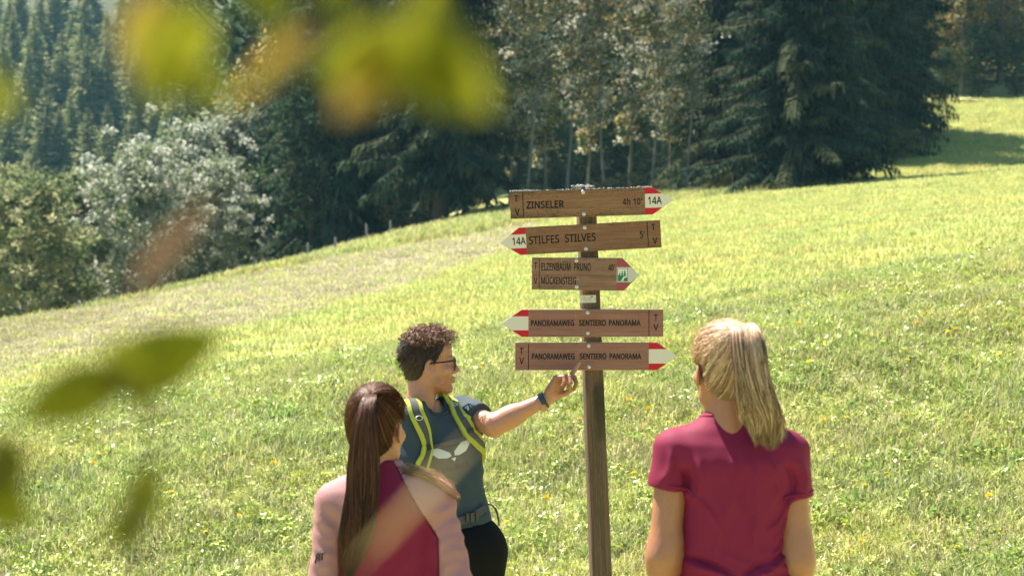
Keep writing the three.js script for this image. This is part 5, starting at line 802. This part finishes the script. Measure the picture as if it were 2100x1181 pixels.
  for (const s of [-1, 1]) { const ring = []; for (let q = 0; q <= 28; q++) { const a = q / 28 * 6.2832, cx = Math.cos(a), sy = Math.sin(a), rr = Math.pow(Math.pow(Math.abs(cx), 3.2) + Math.pow(Math.abs(sy), 3.2), -1 / 3.2); ring.push(V(s * 0.034 + cx * rr * 0.0255, -0.004 + sy * rr * 0.0205, 0.1 - Math.abs(s * 0.034 + cx * rr * 0.0255) * 0.14).applyMatrix4(HM)); } gl.tube(ring, 0.0026, 6, undefined, false); gl.tube([V(s * 0.06, 0.009, 0.0925), V(s * 0.0715, 0.008, 0.084), V(s * 0.0785, 0.004, 0.04), V(s * 0.081, 0.002, 0.0), V(s * 0.077, -0.008, -0.022)].map((v) => v.applyMatrix4(HM)), [0.0032, 0.0034, 0.003, 0.0026, 0.002], 6); }
  gl.tube([V(-0.011, 0.002, 0.099), V(0, 0.005, 0.102), V(0.011, 0.002, 0.099)].map((v) => v.applyMatrix4(HM)), 0.0025, 6);
  const glasses = part('glasses', gl.geo(), black, g, 'black framed glasses');
  for (const s of [-1, 1]) { const lm = new THREE.Mesh(new THREE.CircleGeometry(0.022, 20), new THREE.MeshPhysicalMaterial({ color: 0xffffff, roughness: 0.02, transmission: 1, thickness: 0 })); lm.name = 'lens'; lm.applyMatrix4(HM.clone().multiply(new THREE.Matrix4().makeTranslation(s * 0.034, -0.004, 0.0955)).multiply(new THREE.Matrix4().makeRotationY(s * 0.14))); glasses.add(lm); }
  // trousers
  legs(g, [hip.x - 0.035, hip.y - 0.03, 0.045], [hip.x + 0.075, hip.y - 0.03, -0.045], [hip.x - 0.08, 0.1, 0.1, 0.03, 0.7], [hip.x + 0.04, 0.1, -0.1, 0.03, 1.1], cloth(0.006, 0.006, 0.007, { sheen: 0, roughness: 0.9, specularIntensity: 0.25 }), 1.12);

  // ---- his backpack
  const bp = thing('backpack', 'hiking backpack with lime green and grey shoulder straps worn by the man', 'backpack', [X, gy, -d]);
  const lime = cloth(0.42, 0.44, 0.05), grey = cloth(0.075, 0.075, 0.08), dark = cloth(0.03, 0.032, 0.035);
  const bagF = moved(join(0.05, cap([-0.07, 0.1, -0.19], [-0.07, 0.42, -0.2], 0.075, 0.07), cap([0.07, 0.1, -0.19], [0.07, 0.42, -0.2], 0.075, 0.07), cap([0, 0.14, -0.22], [0, 0.38, -0.23], 0.1, 0.09)), TM);
  { const [lo, hi] = bounds(TM, [-0.2, -0.02, -0.36], [0.2, 0.54, -0.05]); part('bag', boxUV(meshField((x, y, z) => bagF(x, y, z) + 0.004 * noise(x * 14, y * 9, z * 14), lo, hi, 0.011), 20), dark, bp); }
  const P = (x, h, z) => V(x, h * k, z).applyMatrix4(TM), onChest = (px, py) => { for (let z = 0.4; z > -0.3; z -= 0.003) { const p = L(px, py, z); if (shirtF(p.x, p.y, p.z) < 0.004) return p; } return L(px, py, 0); };
  const C1 = [[848, 830], [853, 848], [862, 868], [870, 890], [874, 912], [871, 936], [863, 958], [852, 985]].map(([x, y]) => onChest(x, y)), C2 = [[917, 817], [924, 826], [936, 843], [948, 862], [957, 878], [963, 890]].map(([x, y]) => onChest(x, y));
  for (const [s, pts] of [[-1, [P(-0.09, 0.4, -0.14), P(-0.1, 0.5, -0.1), ...C1]], [1, [P(0.085, 0.4, -0.14), P(0.085, 0.5, -0.09), ...C2, P(0.15, 0.28, -0.06)]]]) {
    const st = part('shoulder_strap', ribbon(shirtF, pts, 0.034, 0.008, 0.007, 60), grey, bp, 'grey padded shoulder strap with lime green edges');
    for (const e of [-1, 1]) part('strap_edging', ribbon(shirtF, pts, 0.015, 0.009, 0.007, 60, e * 0.022), lime, st);
    const rp = onSurface(shirtF, s < 0 ? onChest(857, 858) : onChest(929, 834), 0.017), rn = normalOf(shirtF, rp), ring = new THREE.Mesh(new THREE.TorusGeometry(0.0135, 0.0022, 8, 22).scale(1, 0.62, 1), new THREE.MeshStandardMaterial({ color: lin(0.7, 0.7, 0.68), roughness: 0.4, metalness: 0.6 })); ring.name = 'strap_ring'; ring.castShadow = true; ring.applyMatrix4(frame(rp, V(0, 1, 0).addScaledVector(rn, -rn.y), rn)); st.add(ring);
    const bq = onSurface(shirtF, s < 0 ? onChest(873, 918) : onChest(960, 886), 0.018), bn = normalOf(shirtF, bq), bk = new THREE.Mesh(new THREE.BoxGeometry(0.026, 0.022, 0.007), dark); bk.name = 'buckle'; bk.castShadow = true; bk.applyMatrix4(frame(bq, V(0, 1, 0).addScaledVector(bn, -bn.y), bn)); st.add(bk);
  }
  part('chest_strap', ribbon(shirtF, [[874, 918], [893, 916], [920, 909], [945, 902], [962, 896]].map(([x, y]) => onChest(x, y)), 0.016, 0.004, 0.005, 30), grey, bp);
  const belt = part('hip_belt', ribbon(shirtF, [[905, 1078], [930, 1072], [955, 1064], [978, 1053], [994, 1042]].map(([x, y]) => onChest(x, y)), 0.03, 0.006, 0.005, 60), grey, bp);
  const bq = onSurface(shirtF, onChest(965, 1060), 0.014), bn = normalOf(shirtF, bq), bm = frame(bq, V(0, 1, 0).addScaledVector(bn, -bn.y), bn);
  for (const [x, w] of [[-0.021, 0.013], [0, 0.018], [0.021, 0.013]]) { const q = new THREE.Mesh(new THREE.BoxGeometry(w, 0.034, 0.01), new THREE.MeshStandardMaterial({ color: lin(0.03, 0.03, 0.032), roughness: 0.45 })); q.name = 'buckle'; q.castShadow = true; q.applyMatrix4(bm.clone().multiply(new THREE.Matrix4().makeTranslation(x, 0, 0))); belt.add(q); }
  const web = (pts, name) => { const mb = new MB(); mb.tube(curve(pts, 14), 0.0038, 5); part(name, mb.geo(), grey, bp); };
  web([L(968, 905, -0.1), L(978, 945, -0.16), L(983, 985, -0.17), L(981, 1010, -0.16)], 'webbing_strap');
  web([L(992, 1036, -0.06), L(1006, 1034, -0.07), L(1017, 1046, -0.07), L(1022, 1064, -0.07), L(1023, 1078, -0.06)], 'webbing_strap');
}
// ---------------------------------------------------------------- field edge: posts and blue pipes
function groundAt(px, py, d0 = 7.5) { for (let d = d0; d < 110; d += 0.05) { const p = at(px, py, d); if (G(p.x, d) >= p.y) return V(p.x, G(p.x, d), -d); } return null; }
{
  const wood = bark(0.3, 0.28, 0.25), prof = [[0.001, 0.99], [0.028, 0.98], [0.042, 0.95], [0.045, 0.85], [0.047, 0.4], [0.05, -0.3]].map(([x, y]) => new THREE.Vector2(x, y)).reverse();
  const geo = new THREE.LatheGeometry(prof, 9);
  for (const [px, d, h, tilt] of [[752, 62, 0.95, 0.03], [686, 57.5, 0.8, -0.04], [633, 54.5, 0.75, 0.05], [800, 66, 0.9, -0.02]]) {
    const x = (px - 1050) / FPX * d, t = thing('fence_post', 'thin grey wooden post at the shaded edge of the field', 'post', [x, G(x, d), -d], 'posts along the field edge');
    const m = part('post_shaft', geo, wood, t); m.scale.set(1, h, 1); m.rotation.z = tilt;
    const w = new MB(); w.tube([V(0.05, h * 0.8, 0), V(0.075, h * 0.8, 0), V(0.08, h * 0.83, 0)], 0.008, 5); part('insulator', w.geo(), wood, t);
  }
  const blue = new THREE.MeshStandardMaterial({ color: lin(0.03, 0.24, 0.33), roughness: 0.4 });
  for (const [a, b, da, db, r, label] of [[[560, 0], [668, 0], 52, 57, 0.05, 'long blue plastic pipe lying at the shaded field edge'], [[622, 0], [702, 0], 52.5, 56, 0.06, 'short blue plastic pipe lying beside the long pipe']]) {
    const pts = []; for (let k = 0; k <= 8; k++) { const d = lerp(da, db, k / 8), px = lerp(a[0], b[0], k / 8), x = (px - 1050) / FPX * d; pts.push(V(x, G(x, d) + r + 0.16, -d)); }
    const o = pts[0].clone(), t = thing('water_pipe', label, 'pipe', o.toArray()), mb = new MB(); mb.tube(pts.map((p) => p.sub(o)), r, 10); part('pipe', mb.geo(), blue, t);
    const c = new MB(); c.tube([pts[3].clone(), pts[3].clone().lerp(pts[4], 0.12)], r * 1.25, 10); part('coupling', c.geo(), blue, t);
  }
}
// ---------------------------------------------------------------- flowers on the bank
{
  const R = rng(404), disc = (seed, n, rad, col, up) => { const r = rng(seed), mb = new MB(); for (let k = 0; k < n; k++) { const a = k * 2.399, f = Math.sqrt((k + 1) / n), d = V(Math.cos(a) * (0.35 + f), up * (1.25 - f), Math.sin(a) * (0.35 + f)).normalize(), s = V(-Math.sin(a), 0, Math.cos(a)), j = 0.85 + 0.3 * r(); mb.leaf(V(0, 0, 0), d, s, rad * (0.55 + 0.45 * f), rad * 0.32, [col[0] * j, col[1] * j, col[2] * j], 0.1); } return mb.geo(); };
  const yellow = [disc(1, 42, 0.019, [0.82, 0.6, 0.04], 0.5), disc(2, 42, 0.019, [0.8, 0.52, 0.03], 0.8)], pink = disc(3, 46, 0.012, [0.5, 0.2, 0.4], 1.6), white = disc(4, 46, 0.012, [0.7, 0.68, 0.62], 1.6);
  const stem = new MB(); stem.tube([V(0, -0.16, 0), V(0.004, -0.08, 0.002), V(0, 0, 0)], [0.0022, 0.0018, 0.0018], 5, [0.25, 0.32, 0.07]); const sg = stem.geo(), M = leafMat({ transmission: 0.25 });
  const bloom = (kind, geo, px, py, label, group, s) => { const p = groundAt(px, py); if (!p || p.z < -19) return; const t = thing(kind, label, 'flower', [p.x, p.y + 0.11, p.z], group); part('flower_head', geo, M, t); part('stem', sg, M, t); t.rotation.set((R() - 0.5) * 0.9 + 0.2, R() * 6.28, (R() - 0.5) * 0.9); t.scale.setScalar(s); };
  const spots = [[1652, 655], [1640, 690], [1716, 690], [1902, 670], [1888, 676], [1881, 690], [1592, 700], [1690, 730], [1858, 752], [1960, 704], [1945, 712], [1794, 720], [1660, 775], [1862, 770], [1738, 892], [1690, 896], [1755, 1028], [1774, 1036], [1770, 1152], [1742, 1172], [1965, 1168], [1862, 884], [180, 905], [245, 922], [66, 940], [205, 962], [300, 925], [446, 832], [75, 1022], [190, 978], [490, 1092], [1190, 893], [1085, 880], [1120, 1055], [1040, 1108], [985, 782], [990, 690], [1668, 830], [1330, 870], [1290, 850], [1820, 1010], [1990, 900], [2050, 760], [2030, 1060], [420, 1130], [560, 980], [350, 1040], [1300, 1010]];
  spots.forEach(([px, py], k) => bloom('yellow_flower', yellow[k % 2], px, py, 'small yellow dandelion like flower among the meadow grass', 'yellow flowers on the bank', 0.95 + 0.4 * R()));
  for (const [px, py] of [[1155, 862], [1650, 790], [1702, 768], [1672, 765], [325, 872], [360, 880], [430, 1045], [1838, 775]]) bloom('clover_flower', pink, px, py, 'small pink clover head among the meadow grass', 'pink clover heads on the bank', 1.1);
  for (let k = 0; k < 14; k++) bloom('white_clover', white, 1000 + R() * 1100, 700 + R() * 180, 'small white clover head among the meadow grass', 'white clover heads on the bank', 0.9 + 0.4 * R());
}
// ---------------------------------------------------------------- shrub close to the camera, out of focus
{
  const base = V(-0.36, G(-0.36, 0.62), -0.62), sh = thing('shrub', 'leafy shrub twigs very close to the camera, out of focus, green and yellow leaves', 'shrub', base.toArray()), R = rng(808);
  const leafGeo = (fat, bend) => { const mb = new MB(), NU = 10, NV = 4, id = []; for (let u = 0; u <= NU; u++) for (let v = 0; v <= NV; v++) { const t = u / NU, s = v / NV * 2 - 1, w = fat * 0.5 * Math.pow(Math.sin(Math.PI * Math.pow(t, 0.8) * 0.985 + 0.02), 0.85); id.push(mb.v(s * w, t, bend * t * t + Math.abs(s) * w * 0.35 + 0.012 * Math.sin(t * 20 + s * 2), null, s * 0.5 + 0.5, t)); } for (let u = 0; u < NU; u++) for (let v = 0; v < NV; v++) { const a = u * (NV + 1) + v; mb.q(id[a], id[a + 1], id[a + NV + 2], id[a + NV + 1]); } return mb.geo(); };
  const G3 = [leafGeo(0.52, 0.12), leafGeo(0.66, -0.1), leafGeo(0.42, 0.2)];
  const vein = (a, b, seed) => { const n1 = tileNoise(7, seed), n2 = tileNoise(40, seed + 1); return dataTexture(128, 128, (u, v) => { const s = Math.abs(u - 0.5), side = Math.abs(((v * 9 - s * 5) % 1 + 1) % 1 - 0.5) < 0.05 ? 0.12 : 0, mid = s < 0.02 ? 0.2 : 0, t = clamp(sstep(0.45, 0.75, n1(u, v)) + 0.2 * n2(u, v)), k = 0.85 + 0.25 * n2(u, v) + side + mid; return [0, 1, 2].map((c) => lerp(a[c], b[c], t) * k); }, true); };
  const lm = (map, tr) => new THREE.MeshPhysicalMaterial({ map, side: THREE.DoubleSide, roughness: 1, transmission: tr, thickness: 0, specularIntensity: 0 });
  const mats = { leaf: lm(vein([0.52, 0.53, 0.15], [0.46, 0.46, 0.13], 51), 0.58), autumn: lm(vein([0.55, 0.5, 0.18], [0.52, 0.4, 0.24], 53), 0.5), dry: lm(vein([0.46, 0.37, 0.31], [0.4, 0.32, 0.27], 59), 0.3), straw: lm(vein([0.86, 0.79, 0.66], [0.8, 0.72, 0.58], 61), 0.45) };
  const twigMat = bark(0.12, 0.08, 0.05), L = (px, py, d) => at(px, py, d).sub(base);
  const twig = (pts, r0, r1) => { const c = curve(pts, 16), mb = new MB(); mb.tube(c, c.map((_, i) => lerp(r0, r1, i / 16)), 6); part('twig', mb.geo(), twigMat, sh); };
  // from one photograph point to another: stalk end and tip
  const leaf = (a, b, d, mat, k = 0, roll = 0.3, fat = 1, dry) => { const p = L(a[0], a[1], d), q = L(b[0], b[1], d + (R() - 0.5) * 0.012), y = q.clone().sub(p), len = y.length(); const m = new THREE.Mesh(G3[k], mats[mat]); m.name = dry ?? 'leaf'; m.castShadow = m.receiveShadow = true; m.applyMatrix4(frame(p, y, V(Math.sin(roll), 0.1, Math.cos(roll)))); m.scale.set(len * fat * 0.85, len, len); sh.add(m); };
  twig([V(0, -0.05, 0), V(0.01, 0.8, 0.02), V(-0.03, 1.5, 0.0), V(0.02, 1.95, 0.06), V(0.1, 2.1, 0.12)], 0.011, 0.004);
  twig([V(0.1, 2.1, 0.12), L(100, -120, 0.44), L(420, -60, 0.42), L(760, -40, 0.41), L(980, -90, 0.4)], 0.003, 0.0012);
  twig([V(-0.02, 1.6, 0.01), L(-260, 1010, 0.52), L(60, 1250, 0.5), L(285, 1200, 0.5), L(262, 1080, 0.5)], 0.003, 0.0011);
  twig([L(262, 1085, 0.5), L(292, 1000, 0.5), L(318, 880, 0.5), L(255, 790, 0.5), L(225, 770, 0.5)], 0.0011, 0.0008);
  twig([V(-0.03, 1.5, 0.0), L(-150, 1150, 0.52), L(-40, 1000, 0.5), L(20, 930, 0.5)], 0.002, 0.0008);
  twig([V(-0.02, 1.6, 0.01), L(60, 1330, 0.54), L(480, 1330, 0.53), L(660, 1230, 0.52), L(742, 1150, 0.52)], 0.002, 0.0008);
  twig([V(0.02, 1.9, 0.05), L(-60, 700, 0.56), L(150, 640, 0.56), L(278, 596, 0.56)], 0.0016, 0.0007);
  // upper leaves, lit through by the sun
  leaf([410, 0], [295, 215], 0.42, 'leaf', 0, 0.5, 1.3); leaf([340, -20], [270, 160], 0.43, 'autumn', 1, -0.2, 1.2); leaf([330, 150], [500, 215], 0.42, 'leaf', 2, 0.1, 1.0); leaf([640, 60], [480, 210], 0.42, 'autumn', 2, 0.4, 0.8);
  leaf([480, -60], [600, 70], 0.41, 'leaf', 1, 0.9, 1.1); leaf([860, 60], [630, 150], 0.41, 'leaf', 0, 1.2, 1.2); leaf([840, 90], [690, 240], 0.41, 'autumn', 1, 0.2, 0.95); leaf([790, 50], [1005, 225], 0.4, 'leaf', 1, -0.3, 1.15); leaf([880, 90], [950, 245], 0.4, 'leaf', 0, 0.2, 1.3); leaf([900, -70], [850, 80], 0.4, 'leaf', 2, 0.5, 1.2); leaf([680, -80], [720, 60], 0.41, 'leaf', 0, -0.6, 1.3);
  leaf([-60, 190], [40, 215], 0.44, 'leaf', 1, 0.4, 1.4); leaf([-120, 110], [10, 180], 0.44, 'leaf', 0, 0.2, 1.1);
  // lower leaves
  leaf([205, 790], [465, 682], 0.6, 'leaf', 0, 0.3, 1.1); leaf([262, 768], [45, 862], 0.6, 'leaf', 0, -0.2, 1.1); leaf([285, 770], [200, 690], 0.5, 'leaf', 1, 0.7, 0.9); leaf([240, 780], [310, 850], 0.5, 'leaf', 2, 0.9, 0.6);
  leaf([20, 1000], [0, 880], 0.55, 'leaf', 1, 0.3, 1.3); leaf([25, 900], [-10, 1030], 0.55, 'leaf', 1, 0.2, 1.3); leaf([-40, 1000], [60, 1085], 0.55, 'leaf', 1, 0.4, 1.4);
  leaf([282, 1070], [310, 945], 0.6, 'leaf', 1, 0.1, 1.1); leaf([300, 1080], [205, 1095], 0.6, 'leaf', 1, 0.4, 1.2); leaf([250, 1100], [290, 1030], 0.6, 'leaf', 1, 0.4, 1.3);
  leaf([270, 600], [425, 400], 0.52, 'dry', 2, 0.5, 0.62, 'dry_leaf'); leaf([735, 1150], [960, 880], 0.48, 'straw', 2, 0.4, 0.11, 'dry_leaf');
  leaf([235, 800], [440, 705], 0.615, 'leaf', 1, 0.1, 0.7); leaf([255, 780], [95, 850], 0.615, 'autumn', 1, 0.3, 0.8); leaf([245, 790], [330, 700], 0.61, 'leaf', 0, -0.4, 1.0); leaf([262, 800], [318, 875], 0.6, 'leaf', 2, 0.2, 0.7);
  // unseen leaves added outside the frame to keep sun off the lower twigs
  for (let k = 0; k < 230; k++) { const t = 0.3 + 0.26 * R(), c = L(-20 + 500 * R(), 660 + 460 * R(), 0.58).add(V(SUN.x * t, SUN.y * t, SUN.z * t)), a = unit(R), m = new THREE.Mesh(G3[k % 3], mats.leaf), s = 0.04 + 0.02 * R(); const w = c.clone().add(base); if (Math.abs(w.x / -w.z * FPX + 1050) < 2100 && w.x / -w.z * FPX > -1110 && (w.y - EYE) / -w.z * FPX < 880) continue; m.name = 'leaf'; m.castShadow = m.receiveShadow = true; m.applyMatrix4(frame(c, a, SUN)); m.scale.setScalar(s); sh.add(m); }
}

renderer.render(scene, camera);
